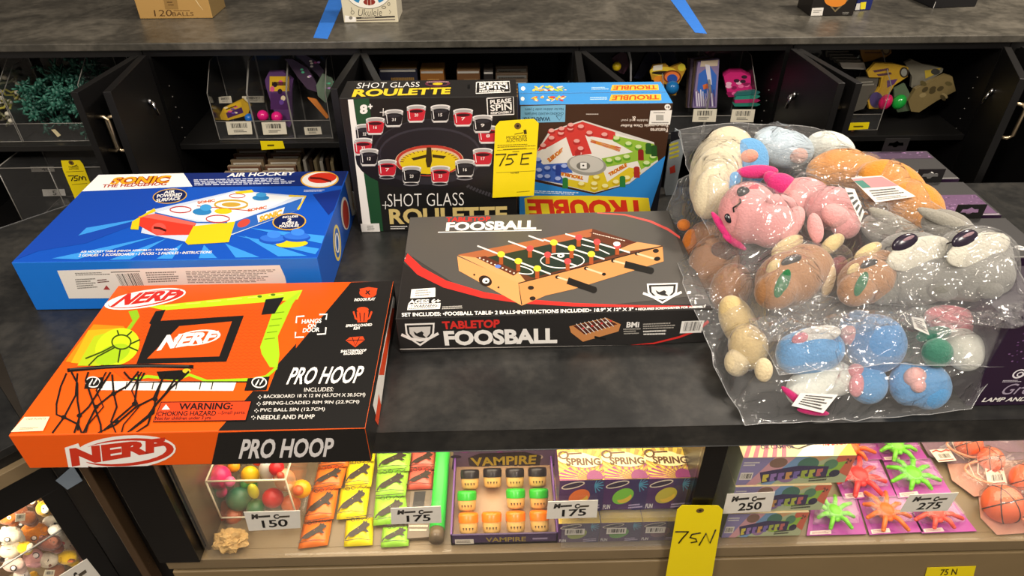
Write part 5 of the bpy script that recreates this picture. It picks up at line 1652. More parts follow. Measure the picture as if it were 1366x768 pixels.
for q, t in ((W([(155, 622), (275, 620), (280, 648), (162, 650)]), '40'), (W([(215, 740), (330, 738), (338, 772), (222, 775)]), '5')):
    P3 = [PY(*p, 1.82) for p in q]
    at(r, MB().prism(P3, (0, .0005, 0), mat('d8d4cc', rough=.6))).build('number_label', r)
    a = Print(P3, q); w = q[1][0] - q[0][0]
    a.text('3a3835', t, [(q[0][0] + w * .45, q[0][1] + 1.5), (q[0][0] + w * (.8 if t == '40' else .62), q[0][1] + 1.5), (q[3][0] + w * (.8 if t == '40' else .62), q[3][1] - 1.5), (q[3][0] + w * .45, q[3][1] - 1.5)], .02)
    put(a, 'label_print', r)

# third cabinet: boxed card packs peeping over the roulette box
for k, (xa, xb, zt, c1, c2, lab) in enumerate(((505, 556, 92, '2a2a38', '8a6a3a', 'navy and gold'), (560, 592, 94, '8a5a2a', 'b88a4a', 'orange-brown'), (609, 640, 94, '6a4a30', '8a6a48', 'brown'), (645, 658, 95, '2a2624', '5a5048', 'black'))):
    A, B_ = PY(xa, zt, 1.74), PY(xb, zt, 1.74)
    f = boxframe(A.x, 1.74, .0005, 0, B_.x - A.x, .06, A.z)
    root = carton('card_pack', f, card(c1), {'t': card(c2)}, lab + ' card pack whose top peeps over the roulette box', 'card pack', 'card packs behind the roulette box')
    a = Local(f['front'], 100, 60); a.micro(c2, [(30, 6), (92, 6), (92, 30), (30, 30)], 2, k); a.line('b8b4ac', [(4, 2), (96, 2)], 2); put(a, 'printed_front', root)
for k in range(4):
    A, B_ = PY(661, 116 - k * 9, 1.71 + .02 * k), PY(704, 116 - k * 9, 1.71 + .02 * k)
    f = boxframe(A.x, 1.71 + .02 * k, .0005, 0, B_.x - A.x, .012, A.z)
    root = carton('card_pack', f, card('5a4a3a'), {}, '%s card pack in the stepped stack right of the roulette box' % ('frontmost', 'second', 'third', 'rearmost')[k], 'card pack', 'card packs behind the roulette box')
    a = Local(f['front'], 100, 100); a.rect(('c8923a', '8a8a84', '6a6a66', '7a766c')[k], 4, 4, 96, 22); a.micro('2a2622', [(10, 6), (90, 6), (90, 18), (10, 18)], 2, k); put(a, 'printed_front', root)

# fourth cabinet
D4 = lambda pts: [(780 + x / 4.8, 50 + y / 4.8) for x, y in pts]
r = packet(D4([(175, 130), (235, 90), (265, 100), (285, 180), (250, 235), (190, 210)]), 1.76, .01, '4a2f3a', 'small dark toy pack with a yellow disc at the left of its cabinet', shiny=True)
ball(*D4([(205, 185)])[0], 1.745, 6, 'e0c01f', r, 'disc')
packet(D4([(315, 260), (390, 110), (450, 60), (560, 70), (600, 160), (420, 200), (360, 270)]), 1.80, .012, '1f2030', 'glossy dark blister pack standing behind the swirl print toy packet', shiny=True)
packet(D4([(264, 55), (285, 60), (302, 150), (300, 280), (290, 280), (290, 150)]), 1.72, .004, '8a8a8a', 'clear upright divider beside the dark toy pack', 'divider', name='acrylic_divider')
r = packet(D4([(418, 225), (440, 180), (520, 170), (545, 195), (620, 165), (650, 200), (600, 300), (585, 370), (545, 370), (520, 300), (430, 270)]), 1.73, .01, 'b88a2a', 'yellow swirl print toy packet with a blue ball behind the blue boxes',
           art=lambda a: ([a.ell(c, *D4([p])[0], rx, ry) for c, p, rx, ry in (('e8c83a', (500, 215), 18, 6), ('2a2016', (500, 225), 15, 2.5), ('e08a2a', (480, 270), 8, 6), ('7a3a1a', (560, 250), 12, 9), ('e87a3a', (560, 250), 10, 7), ('2a4fa0', (560, 262), 7, 6), ('d8c83a', (620, 190), 5, 5))] + [a.poly('e6e0d0', D4([(440, 180), (498, 172), (496, 205), (436, 212)]))]))
ball(*D4([(560, 320)])[0], 1.715, 9, '1a6aa8', r)
b3 = bin_(.428, .545, 1.69, .15, .05, .12, .18, SHZ, 'clear bin of silver and purple packets right of the blue boxes')
b4 = bin_(.548, .665, 1.69, .15, .05, .12, .18, SHZ, 'clear bin of pink packets with teal ends beside the purple ones')
barcode_label(D4([(698, 458), (848, 458), (838, 540), (688, 540)]), 1.688, b3, 7)
barcode_label(D4([(945, 460), (1092, 460), (1080, 542), (932, 542)]), 1.688, b4, 8)
for k in range(4):
    q = D4([(725 - k * 22, 160 - k * 10), (862 - k * 30, 140 - k * 6), (845 - k * 14, 450), (690 - k * 14, 450)])
    packet(q, 1.715 + .018 * k, .012, ('8a7aa0', '6a5a48', '7a6a80', '5a4a3c')[k], 'silver and purple foil packet, %s in its bin' % ('frontmost', 'second', 'third', 'rearmost')[k], group='foil packets in the purple bin', shiny=True,
           art=(lambda a: ([a.poly(c, D4(p)) for c, p in (('c8b8a0', [(745, 150), (855, 142), (850, 180), (740, 185)]), ('3a6ac0', [(730, 230), (800, 180), (845, 240), (835, 380), (800, 320), (770, 400), (720, 330)]), ('d8d4e0', [(770, 170), (800, 175), (815, 300), (790, 290)]), ('d8703a', [(755, 300), (785, 290), (790, 320), (760, 330)]))] +
                           [a.line(random.Random(i).choice(('e8e4f0', '4a3a70', 'b8a8d0')), D4([(700 + i * 14, 330 + (i % 3) * 12), (706 + i * 14, 440)]), 1.4) for i in range(10)])) if k == 0 else None)
for k in range(3):
    q = D4([(890, 250 - k * 8), (930, 222 - k * 8), (1010, 222 - k * 8), (1062, 250 - k * 8), (1065, 300), (1075, 350), (985, 380), (920, 380)])
    packet(q, 1.725 + .02 * k, .012, 'c82a72', 'pink scalloped toy packet, %s in its bin' % ('frontmost', 'middle', 'rearmost')[k], group='pink packets in the bin', shiny=True,
           art=(lambda a: [a.ell(random.Random(i).choice(('e86aa0', '8a1a50', 'e8b0c8', '3a2030')), *D4([(random.Random(i * 7).uniform(910, 1050), random.Random(i * 5).uniform(240, 370))])[0], 4, 2.4, n=10) for i in range(16)]) if k == 0 else None)
for k, c in enumerate(('2a6a68', '2f8a78', 'b02a62', '2a7a6a')):
    packet(D4([(985 - k * 12, 350 + k * 24), (1090, 340 + k * 26), (1125, 352 + k * 26), (1100, 368 + k * 24), (960, 376 + k * 22)]), 1.706, .01, c, '%s bundle, %s from the top, lying in the pink packet bin' % (('teal', 'green', 'magenta', 'dark green')[k], ('first', 'second', 'third', 'fourth')[k]), 'bundle', 'small bundles in the pink bin', name='toy_bundle')
E5 = lambda pts: [(1040 + x / 4.19, 40 + y / 4.19) for x, y in pts]
b5 = bin_(.80, 1.02, 1.70, .17, .045, .12, .18, SHZ, 'clear bin of egg toys and grey packets right of the door pair')
for k in range(5):
    packet(E5([(240 + k * 5 + (4 - k) * 24, 118 + (4 - k) * 16), (385 + (4 - k) * 22, 116 + (4 - k) * 17), (395 + (4 - k) * 22, 150 + (4 - k) * 18), (260 + (4 - k) * 24, 152 + (4 - k) * 16)]), 1.86 - .02 * (4 - k), .008, '6a665e' if k else 'c8c4ba',
           'grey card, %s of the rack behind the open door' % ('frontmost', 'second', 'third', 'fourth', 'rearmost')[k], 'card', 'grey cards behind the door pair', name='backing_card')
packet(E5([(450, 110), (490, 65), (560, 62), (620, 90), (625, 130), (590, 155), (570, 150), (520, 170), (470, 180), (455, 140)]), 1.80, .008, '8a6224', 'brown-gold shaped header card standing behind the egg toys', art=lambda a: [a.ell('4a3a2a', *E5([(595, 110)])[0], 6, 7), a.ell('8a7a5a', *E5([(595, 110)])[0], 4, 5), a.micro('4a2a14', E5([(475, 100), (570, 100), (570, 135), (475, 135)]), 2, 4)])
r = packet(E5([(490, 235), (535, 185), (640, 190), (720, 210), (715, 260), (640, 310), (600, 380), (550, 440), (500, 440), (495, 400), (560, 320), (570, 265), (500, 265)]), 1.745, .01, 'b8922c', 'yellow shaped toy pack with a magenta egg in the right bin', art=lambda a: [a.ell('4a3f6a', *E5([(540, 390)])[0], 9, 11), a.ell('3a3026', *E5([(695, 235)])[0], 6, 7), a.ell('8a8a80', *E5([(695, 235)])[0], 4, 5), a.micro('4a2a4a', E5([(515, 220), (620, 205), (640, 250), (560, 262)]), 2, 3), a.poly('5a3a6a', E5([(600, 280), (660, 270), (640, 300), (600, 320)]))])
c = PY(*E5([(592, 402)])[0], 1.72); at(r, MB().ell(c, (.016, .016, .021), mat('c81f5a', rough=.15, var=.03), 18, 12, rot=(0, .3, 0))).build('egg', r)
r = packet(E5([(640, 330), (700, 300), (740, 380), (730, 450), (660, 460), (640, 420)]), 1.745, .008, '5a6a52', 'clear toy pack with a green egg beside the magenta egg', shiny=True)
c = PY(*E5([(668, 402)])[0], 1.72); at(r, MB().ell(c, (.017, .016, .020), mat('1f9a3c', rough=.15, var=.03), 18, 12, rot=(0, .4, 0))).build('egg', r)
packet(E5([(700, 185), (740, 165), (800, 190), (870, 205), (915, 215), (910, 235), (830, 285), (760, 330), (735, 320), (740, 260)]), 1.76, .01, '7a7668', 'grey toy pack with a yellow header leaning at the right of the bin', shiny=True, art=lambda a: [a.poly('b8a03a', E5([(810, 225), (905, 210), (860, 250), (815, 270)])), a.ell('3a3a36', *E5([(870, 232)])[0], 6, 4)])
packet(E5([(720, 400), (760, 330), (850, 285), (930, 250), (965, 260), (985, 340), (880, 395), (780, 460), (735, 455)]), 1.735, .012, '7a6a44', 'khaki camouflage toy pouch at the right end of the egg bin', art=lambda a: [a.ell(random.Random(i).choice(('4a4028', '94835a', '5a5030')), *E5([(random.Random(i * 3).uniform(770, 950), random.Random(i * 11).uniform(290, 380))])[0], 5, 3, random.Random(i).uniform(-50, 50), n=9) for i in range(9)])
packet(E5([(380, 330), (440, 270), (555, 265), (540, 330), (470, 440), (400, 460), (380, 430)]), 1.75, .01, '55524a', 'smoky grey pouch at the left end of the egg bin', shiny=True, art=lambda a: [a.poly('d8b82a', E5([(412, 345), (432, 340), (425, 395), (408, 398)])), a.micro('8a867a', E5([(450, 285), (540, 280), (530, 310), (450, 315)]), 2, 4)])
r = empty('red_ball', PY(1130, 182, 1.72), 'dark red ball toy with a thin stick on the low shelf below the eggs', 'ball')
ball(1128, 186, 1.71, 12, '6a1424', r, 'ball_body'); at(r, MB().tube([PY(1134, 178, 1.70), PY(1144, 167, 1.69)], .003, mat('c8825a'), 6)).build('stick', r)
for k in range(3):
    f = boxframe(.87 + .01 * k, 1.71 + .02 * k, -.2395, 0, .11, .012, .175 + .009 * k)
    root = carton('card_pack', f, card(('8a7a3a', '7a3a3a', '9a8a4a')[k]), {}, '%s card pack on the low shelf behind the lamp cartons' % ('front olive', 'middle red', 'rear yellow')[k], 'card pack', 'card packs behind the lamp cartons')
# slim packet beside the blue boxes
r = packet([(886, 250), (893, 195), (901, 172), (908, 176), (912, 200), (905, 235), (899, 268), (890, 270)], 1.36, .006, '9aa2a6', 'slim silver toy packet with yellow lettering squeezed beside the blue box', shiny=True,
           art=lambda a: [a.micro('e8dc2c', [(893, 190), (907, 186), (906, 208), (893, 212)], 4, 3), a.poly('c83a2a', [(893, 222), (900, 218), (901, 228), (894, 230)]), a.poly('1f1f24', [(895, 176), (906, 174), (907, 184), (895, 188)])])

# ================================================================== prizes in the lit case
FZ = -.3565


def unitquad(q):
    (ax, ay), (bx, by), (cx, cy), (dx, dy) = q
    return lambda u, v: ((ax * (1 - u) + bx * u) * (1 - v) + (dx * (1 - u) + cx * u) * v, (ay * (1 - u) + by * u) * (1 - v) + (dy * (1 - u) + cy * u) * v)


def price_card(q, num, label, plane=lambda px, py: PY(px, py, .7025), part=True):
    P3 = [plane(*p) for p in q]
    n = (P3[3] - P3[0]).cross(P3[1] - P3[0]).normalized()
    root = empty('price_card', sum(P3, Vector()) / 4, label, 'price card', 'white price cards on the glass')
    at(root, MB().prism(P3, -n * .0008, mat('e2ddd2', rough=.5))).build('card', root)
    a = Print(P3, q)
    L = unitquad(q)
    a.text('33302c', 'M', [L(.14, .12), L(.26, .11), L(.25, .38), L(.12, .40)], .06); a.text('33302c', 'C', [L(.54, .16), L(.64, .15), L(.64, .42), L(.54, .43)], .06)
    a.micro('33302c', [L(.26, .18), L(.52, .15), L(.52, .36), L(.26, .38)], 1, 3, .9); a.micro('4a4030', [L(.64, .22), L(.88, .21), L(.86, .40), L(.64, .42)], 1, 8, .9)
    a.text('1d1b1a', num, [L(.30, .48), L(.78, .45), L(.78, .86), L(.30, .88)], .02)
    put(a, 'printed_lines', root)


# acrylic box of rubber toys
bx = empty('acrylic_bin', PZ(330, 720, FZ), 'clear box of colourful rubber balls and toys at the left of the lit case', 'bin')
A, B_ = PZ(296, 716, FZ), PZ(397, 713, FZ)
x0, x1, yf = A.x, B_.x, A.y + .02
z1 = FZ + .135
mb = MB(); e = MB()
for q in ((x0, x0 + .003, yf, yf + .16, FZ, z1), (x1 - .003, x1, yf, yf + .16, FZ, z1), (x0, x1, yf, yf + .003, FZ, z1), (x0, x1, yf + .157, yf + .16, FZ, z1)): mb.box(*q, ACRYL)
for q in (((x0, yf, FZ + .03), (x0, yf, z1)), ((x1, yf, FZ + .02), (x1, yf, z1)), ((x0, yf, z1), (x1, yf, z1)), ((x0, yf, z1), (x0, yf + .16, z1)), ((x1, yf, z1), (x1, yf + .16, z1)), ((x0, yf, FZ + .03), (x1, yf, FZ + .03))): e.tube(q, .0017, mat('e8dcc0', rough=.3), 6)
at(bx, mb).build('bin_wall', bx); at(bx, e).build('bin_edge', bx)
BY = yf + .05


def rub(px, py, rpx, col, lab, dy=0, extra=None, sq=1.0):
    c = PY(px, py, BY + dy); s = (c - Vector(CC)).dot(VF) / FPX
    root = empty('rubber_toy', c, lab, 'rubber toy', 'rubber toys in the clear box')
    M = mat(col, rough=.35, var=.05, scale=30)
    at(root, MB().ell(c, (rpx * s, rpx * s * .9, rpx * s * sq), M, 18, 12)).build('ball_body', root)
    for nm, ex, ey, er, ec in (extra or ()):
        p = PY(px + ex, py + ey, BY + dy - .012)
        at(root, MB().ell(p, er * s, mat(ec, rough=.35, var=.05), 12, 8)).build(nm, root)


rub(291, 636, 17, 'e02a6a', 'pink rubber ball creature with a blue nub, left in the box', 0, (('nub', -17, 8, 3, '5aa8d8'), ('foot', 4, 20, 8, 'e0447c'), ('cheek', 16, 6, 7, 'e86a96')))
rub(319, 665, 17, '1f6a4a', 'dark green rubber ball in the middle of the clear box', -.01, (('snout', 22, 12, 12, '1f6a3a'),))
rub(364, 664, 14, 'd01f1c', 'red rubber ball at the right of the clear box', -.01)
rub(334, 634, 12, 'f0c80a', 'yellow cube-like rubber toy with a green rim at top', .02, (('rim', 2, 14, 8, '2f8a2c'), ('rim', -8, 12, 6, '2f8a2c'), ('base', 4, 22, 6, 'd8d0b8')), sq=1.25)
rub(312, 622, 8, 'f0a80a', 'small orange-yellow rubber toy peeping out at the back', .03)
rub(357, 628, 11, 'd8d0c4', 'white rubber toy with red sides at the back of the box', .02, (('red_side', 12, -4, 10, 'd81f28'), ('red_side', 14, 10, 7, 'd81f28')), sq=1.6)
rub(380, 640, 14, 'd8a078', 'peach mottled rubber toy at the right end of the box', .0, (('spot', -6, -6, 5, 'c8503a'), ('spot', 4, 8, 6, 'e8c0a0')), sq=1.3)
rub(402, 652, 13, 'f0a80f', 'yellow-orange rubber ring toy beside the clear box', -.005, (('centre', -4, 2, 7, 'd8602a'),))
rub(388, 672, 13, 'e0703a', 'orange rubber toy low at the right end of the box', -.01)
rub(302, 680, 11, 'c05a34', 'brick-orange rubber carrot toy low at the left of the box', -.015, (('tip', -5, 10, 7, 'b8502e'), ('tail', 10, 8, 12, 'c86a44')), sq=1.5)
rub(338, 655, 7, 'e0d82a', 'thin yellow-green rubber toy between the green and red balls', -.014, sq=2)
rub(345, 612, 10, 'd83a2a', 'red rubber toy at the very back of the box', .05)
rub(372, 608, 10, 'e8b098', 'pale peach rubber toy at the very back of the box', .05)
r = empty('crumpled_paper', PZ(310, 728, FZ), 'crumpled tan paper ball on the case floor below the clear box', 'paper')
bm = bmesh.new(); bmesh.ops.create_icosphere(bm, subdivisions=4, radius=.026)
rd = random.Random(4)
from mathutils import noise as _mn
for v in bm.verts:
    k = 1 + .35 * _mn.noise(v.co * 90) + .25 * _mn.noise(v.co * 220)
    v.co = Vector((v.co.x * k * 1.1, v.co.y * k * .8, v.co.z * k * .7))
me = bpy.data.meshes.new('paper_ball'); bm.to_mesh(me); bm.free(); me.materials.append(mat('b8955c', rough=.7, var=.3, scale=120, bump=.5))
o = bpy.data.objects.new('paper_ball', me); COL.objects.link(o); o.parent = r; o.location = (.0, 0, .017)

# foil-fresh packets with a leaping dog
DOG = [(.0, 1.0), (.06, .82), (.16, .62), (.26, .52), (.40, .40), (.56, .26), (.66, .16), (.70, .02), (.77, .10), (.84, .04), (.86, .16), (.97, .22), (.95, .34), (.85, .38), (.82, .48), (.94, .66), (.84, .68), (.74, .58), (.62, .62), (.50, .74), (.42, .76), (.34, .86), (.22, .88), (.12, .84), (.06, 1.02)]


def dog_packet(q, col, lab, group, lift, dog=True):
    P3 = [PZ(x, y, FZ + .001 + lift) for x, y in q]
    root = empty('dog_packet', sum(P3, Vector()) / 4, lab, 'packet', group)
    mb = MB()
    up = Vector((0, 0, 1))
    N = 6
    vs, fs = [], []
    for i in range(N + 1):
        for j in range(N + 1):
            u, v = i / N, j / N
            p = (P3[0] * (1 - u) + P3[1] * u) * (1 - v) + (P3[3] * (1 - u) + P3[2] * u) * v
            vs.append(p + up * (.012 * math.sin(math.pi * u) ** .7 * (math.sin(math.pi * v) ** .6) if 0 < i < N and 0 < j < N else 0) - root.location)
    for i in range(N):
        for j in range(N): fs.append([i * (N + 1) + j, (i + 1) * (N + 1) + j, (i + 1) * (N + 1) + j + 1, i * (N + 1) + j + 1])
    M = mat(col, rough=.3, var=.08, scale=50, spec=.5)
    mb.add([tuple(v) for v in vs], fs, M, True)
    o = mb.build('pouch', root, solid=.001)
    a = Print([p + up * .0125 for p in P3], q)
    L = unitquad(q)
    dk = '33261a'
    if dog: a.poly(dk, [L(.04 + .9 * u, .2 + .68 * v) for u, v in DOG])
    a.line(dk, [L(.04, .06), L(.96, .04)], .8); a.line(dk, [L(.02, .93), L(.5, .88), L(.97, .95)], .8)
    a.ring(dk, *L(.28, .16), (q[1][0] - q[0][0]) * .07, 2.2, .7, n=10); a.ring(dk, *L(.46, .15), (q[1][0] - q[0][0]) * .07, 2.2, .7, n=10); a.line(dk, [L(.6, .2), L(.72, .1), L(.82, .2), L(.92, .12)], .8)
    put(a, 'printed_art', root)


for col, nm, cells in (('ee7a2a', 'orange', [[(405, 699), (443, 694), (437, 727), (398, 732)], [(414, 655), (452, 650), (445, 692), (406, 697)], [(424, 626), (463, 622), (455, 651), (417, 655)], [(428, 606), (468, 602), (464, 622), (424, 626)]]),
                       ('f2dc1c', 'yellow', [[(462, 694), (498, 690), (497, 727), (459, 729)], [(455, 652), (494, 648), (488, 690), (449, 693)], [(464, 618), (500, 615), (495, 649), (460, 652)], [(470, 598), (502, 596), (499, 615), (466, 618)]]),
                       ('a4e04a', 'lime green', [[(511, 704), (546, 702), (545, 728), (508, 730)], [(501, 664), (541, 662), (545, 697), (498, 701)], [(503, 631), (545, 628), (541, 661), (501, 664)], [(503, 604), (548, 603), (546, 628), (504, 631)]]),
                       ('e86a58', 'coral', [[(545, 628), (580, 626), (577, 652), (542, 653)], [(550, 603), (582, 602), (580, 626), (546, 628)]])):
    for k, q in enumerate(cells):
        dog_packet(q, col, '%s packet printed with a leaping dog, %s from the front of its column' % (nm, ('first', 'second', 'third', 'fourth')[k]), 'dog print packets in the lit case', .002 + .004 * k)
packet([(548, 655), (578, 653), (572, 716), (543, 718)], 0, .006, '6a5a48', 'clear empty-looking packet with black insert beside the lime packets', shiny=True, plane=lambda x, y: PZ(x, y, FZ + .008), art=lambda a: [a.poly('1f1a18', [(553, 656), (568, 655), (565, 680), (550, 680)]), a.micro('c8bca8', [(546, 690), (574, 690), (570, 710), (546, 710)], 4, 3)])
r = empty('foam_tube', PZ(588, 660, FZ), 'long bright green foam tube lying front to back in the case', 'tube')
A, B_ = PZ(591, 600, FZ + .014), PZ(583, 706, FZ + .014)
at(r, MB().tube([A + (A - B_) * .2, A, B_], .0145, mat('3fd24a', rough=.4, var=.05), 14)).build('tube_body', r)
at(r, MB().tube([B_, B_ + (B_ - A).normalized() * .022], .0135, mat('6a5a44', rough=.3), 14)).build('end_cap', r)

# vampire teeth tray
A, B_ = PZ(602, 727, FZ), PZ(744, 724, FZ)
xa, xb, ya = A.x, B_.x, A.y
yb = PZ(610, 622, FZ).y
root = empty('display_tray', ((xa + xb) / 2, (ya + yb) / 2, FZ), 'purple card tray of vampire teeth cups with a printed header', 'tray')
PUR = card('3a2250')
mb = MB().box(xa, xb, ya, ya + .003, FZ + .0003, FZ + .03, PUR).box(xa, xa + .003, ya, yb, FZ + .0003, FZ + .034, card('6a3f86')).box(xb - .003, xb, ya, yb, FZ + .0003, FZ + .034, card('6a3f86')).box(xa, xb, ya, yb, FZ + .0003, FZ + .006, card('a8886a')).box(xa, xb, yb - .003, yb, FZ + .0003, FZ + .05, PUR)
at(root, mb).build('tray_body', root)
a = Local([Vector((xa, ya, FZ + .03)), Vector((xb, ya, FZ + .03)), Vector((xb, ya, FZ)), Vector((xa, ya, FZ))], 160, 30)
a.text('a8903a', 'VAMPIRE', [(52, 8), (112, 8), (112, 22), (52, 22)], .02); a.rect('e8e0d0', 6, 12, 34, 26); a.micro('5a5048', [(8, 15), (32, 15), (32, 24), (8, 24)], 2, 3); a.micro('b0a0c0', [(122, 10), (150, 10), (150, 20), (122, 20)], 1, 4)
put(a, 'printed_front', root)
H0 = yb - .006
hd = [(605, 600), (745, 597), (748, 628), (716, 630), (708, 622), (640, 624), (632, 634), (602, 634)]
at(root, MB().prism([PY(x, y, H0) for x, y in hd], (0, .002, 0), card('6f5a78'))).build('header_card', root)
a = Print([PY(600, 596, H0), PY(750, 596, H0), PY(750, 636, H0), PY(600, 636, H0)], [(600, 596), (750, 596), (750, 636), (600, 636)])
rd = random.Random(6)
for k in range(14): a.ell(rd.choice(('d8c8b8', '3a2a44', '8a4a8a', '2a2030')), rd.uniform(606, 742), rd.uniform(600, 626), rd.uniform(3, 8), rd.uniform(1, 3), n=10)
a.poly('241c2a', [(624, 610), (640, 604), (700, 602), (722, 607), (720, 618), (704, 622), (640, 624), (626, 620)])
a.text('c8b02c', 'VAMPIRE', [(627, 610), (716, 606), (714, 618), (630, 621)], .03); a.text('d8d4c0', 'TEETH', [(652, 621), (692, 620), (691, 626), (653, 627)], .03)
put(a, 'header_print', root)
for row, (cap, nm, pts) in enumerate((('201a1c', 'black', [(627, 645), (657, 643), (687, 643), (717, 642)]), ('2fae2c', 'green', [(623, 674), None, (688, 671), (719, 671)]), ('f07a12', 'orange', [(625, 704), (656, 703), (688, 702), (720, 701)]))):
    for k, p in enumerate(pts):
        if p is None: continue
        c = PZ(p[0], p[1], FZ + .022)
        lab = '%s capped vampire teeth set, %s from the left in the %s row' % (nm, ('first', 'second', 'third', 'fourth')[k], ('back', 'middle', 'front')[row])
        r = empty('vampire_teeth', (c.x, c.y - .008, FZ + .0165), lab, 'toy teeth', 'vampire teeth in the tray', rot=(R(-48), 0, 0))
        sm = .017
        prof = [(0, 0), (sm * .8, 0), (sm * .95, .004), (sm, .014), (sm, .020)]
        r_ = MB().lathe(prof, (0, 0, .0005), mat('dcae62', rough=.45), 18)
        r_.build('teeth', r)
        MB().lathe([(sm * 1.06, .0), (sm * 1.08, .012), (sm * .98, .016), (0, .0165)], (0, 0, .020), mat(cap, rough=.3), 18).build('gum_cap', r)
        f_ = MB()
        for t in (-.5, -.17, .17, .5):
            ang = -math.pi / 2 + t
            b_ = Vector((math.cos(ang) * (sm + .0006), math.sin(ang) * (sm + .0006), .012))
            tg = Vector((-math.sin(ang), math.cos(ang), 0))
            f_.add([tuple(b_ - tg * .0016), tuple(b_ + tg * .0016), tuple(b_ + Vector((0, 0, -.005)))], [[0, 1, 2]], ink('3a2412'))
        f_.build('fang_marks', r)
# spring boxes: three on top, three below in a clear sleeve
SPY = PZ(790, 727, FZ).y
for lev in (1, 0):
    for k in range(3):
        w = .079
        px0 = (742, 802, 861)[k] if lev else (757, 811, 862)[k]
        if lev:
            P0 = PY(px0 + 3, 668, SPY + .012)
            f = boxframe(PY((745, 803, 860)[k], 668, SPY + .012).x, SPY + .012, FZ + .0865, .0, .0765, .09, PY(800, 640, SPY + .012).z - (FZ + .0865))
        else:
            f = boxframe(PY((745, 803, 860)[k], 668, SPY + .012).x + .002, SPY + .006, FZ + .0005, 0, .0745, .1, .058)
        coil = ('e8742a', '7fc83a', 'c8b83a')[k] if lev else ('a8b84a', '6fb84a', '8a5a6a')[k]
        root = carton('spring_box', f, card('4a1f5c'), {'t': card('d8b850')}, '%s striped spring toy box, %s, with a%s coil printed' % (('left', 'middle', 'right')[k], ('bottom row behind clear sleeve', 'top row')[lev], ('n orange', ' green', ' yellow')[k] if lev else (' yellow-green', ' green', ' mauve')[k]), 'toy box', 'striped spring boxes')
        a = Local(f['front'], 100, 60)
        a.poly('33215a', [(55, 0), (100, 0), (100, 60), (70, 60)])
        for i in range(7): a.line('4a9ab8', [(78, 10), (78 + 20 * math.cos(R(-80 + i * 26)), 10 + 14 * math.sin(R(-80 + i * 26)))], 2)
        a.ell('e8d8c0', 30, 9, 26, 6, -10); a.ell('2a1a3a', 30, 9, 23, 4, -10)
        a.ell(coil, 46, 32, 24, 15, -14); a.ell('e8c03a' if lev else coil, 50, 36, 16, 9, -14); a.ell(coil, 44, 29, 20, 9, -14)
        a.text(WHT, 'FUN', [(4, 48), (20, 48), (20, 57), (4, 57)], .02); a.micro('c8b8d8', [(62, 48), (94, 46), (94, 56), (62, 58)], 2, k)
        put(a, 'printed_front', root)
        if lev:
            a = Local(f['top'], 100, 160)
            a.rect('e0c04a', 0, 0, 100, 160)
            a.rect('c8487c', 0, 0, 100, 36)
            for i in range(15):
                t0, t1 = R(180 + i * 12), R(186 + i * 12)
                a.poly('a8863a', [(50, 160), (50 + 100 * math.cos(t0), 160 + 120 * math.sin(t0)), (50 + 100 * math.cos(t1), 160 + 120 * math.sin(t1))])
                a.poly('8a2f66', [(72, 160), (72 + 78 * math.cos(t0), 160 + 60 * math.sin(t0)), (72 + 78 * math.cos(t1), 160 + 60 * math.sin(t1))])
            a.ell('7a2a5c', 78, 152, 18, 26)
            a.ell('ecd9a0', 40, 80, 40, 24); a.ell('ecd9a0', 60, 92, 40, 24)
            a.text('5a3a1c', 'SPRING', [(18, 78), (96, 80), (96, 108), (18, 106)], .045); a.ring('5a3a1c', 14, 66, 10, 14, 5); a.line('5a3a1c', [(24, 62), (56, 60)], 6)
            put(a, 'printed_top', root)
root = empty('clear_sleeve', (.12, SPY, FZ), 'clear plastic sleeve over the lower row of spring boxes', 'sleeve')
s0, s1 = PY(750, 690, SPY).x, PY(905, 690, SPY).x
at(root, MB().box(s0, s1, SPY - .004, SPY - .003, FZ + .001, FZ + .085, SLEEVE).box(s0, s1, SPY - .003, SPY + .1, FZ + .0845, FZ + .0855, SLEEVE)).build('sleeve_film', root)
a = Local([Vector((s0, SPY - .0045, FZ + .085)), Vector((s1, SPY - .0045, FZ + .085)), Vector((s1, SPY - .0045, FZ)), Vector((s0, SPY - .0045, FZ))], 200, 85)
for x in (6, 78, 146): a.rect('c8c2b8', x, 26, x + 34, 44); a.barcode([(x + 3, 29), (x + 31, 29), (x + 31, 40), (x + 3, 40)], x, 12)
put(a, 'barcode_label', root)
price_card([(325, 683), (400, 681), (401, 704), (332, 708)], '150', 'white price card reading 150 on the clear box of rubber toys')
price_card([(521, 678), (588, 675), (589, 697), (522, 699)], '175', 'white price card reading 175 over the lime green packets')
price_card([(731, 669), (798, 667), (796, 690), (729, 692)], '175', 'white price card reading 175 between vampire teeth and spring boxes')
price_card([(970, 659), (1034, 656), (1028, 682), (964, 685)], '250', 'white price card reading 250 in front of the popper boxes')
price_card([(1214, 660), (1279, 657), (1264, 681), (1200, 683)], '275', 'white price card reading 275 above the spider toy cards')

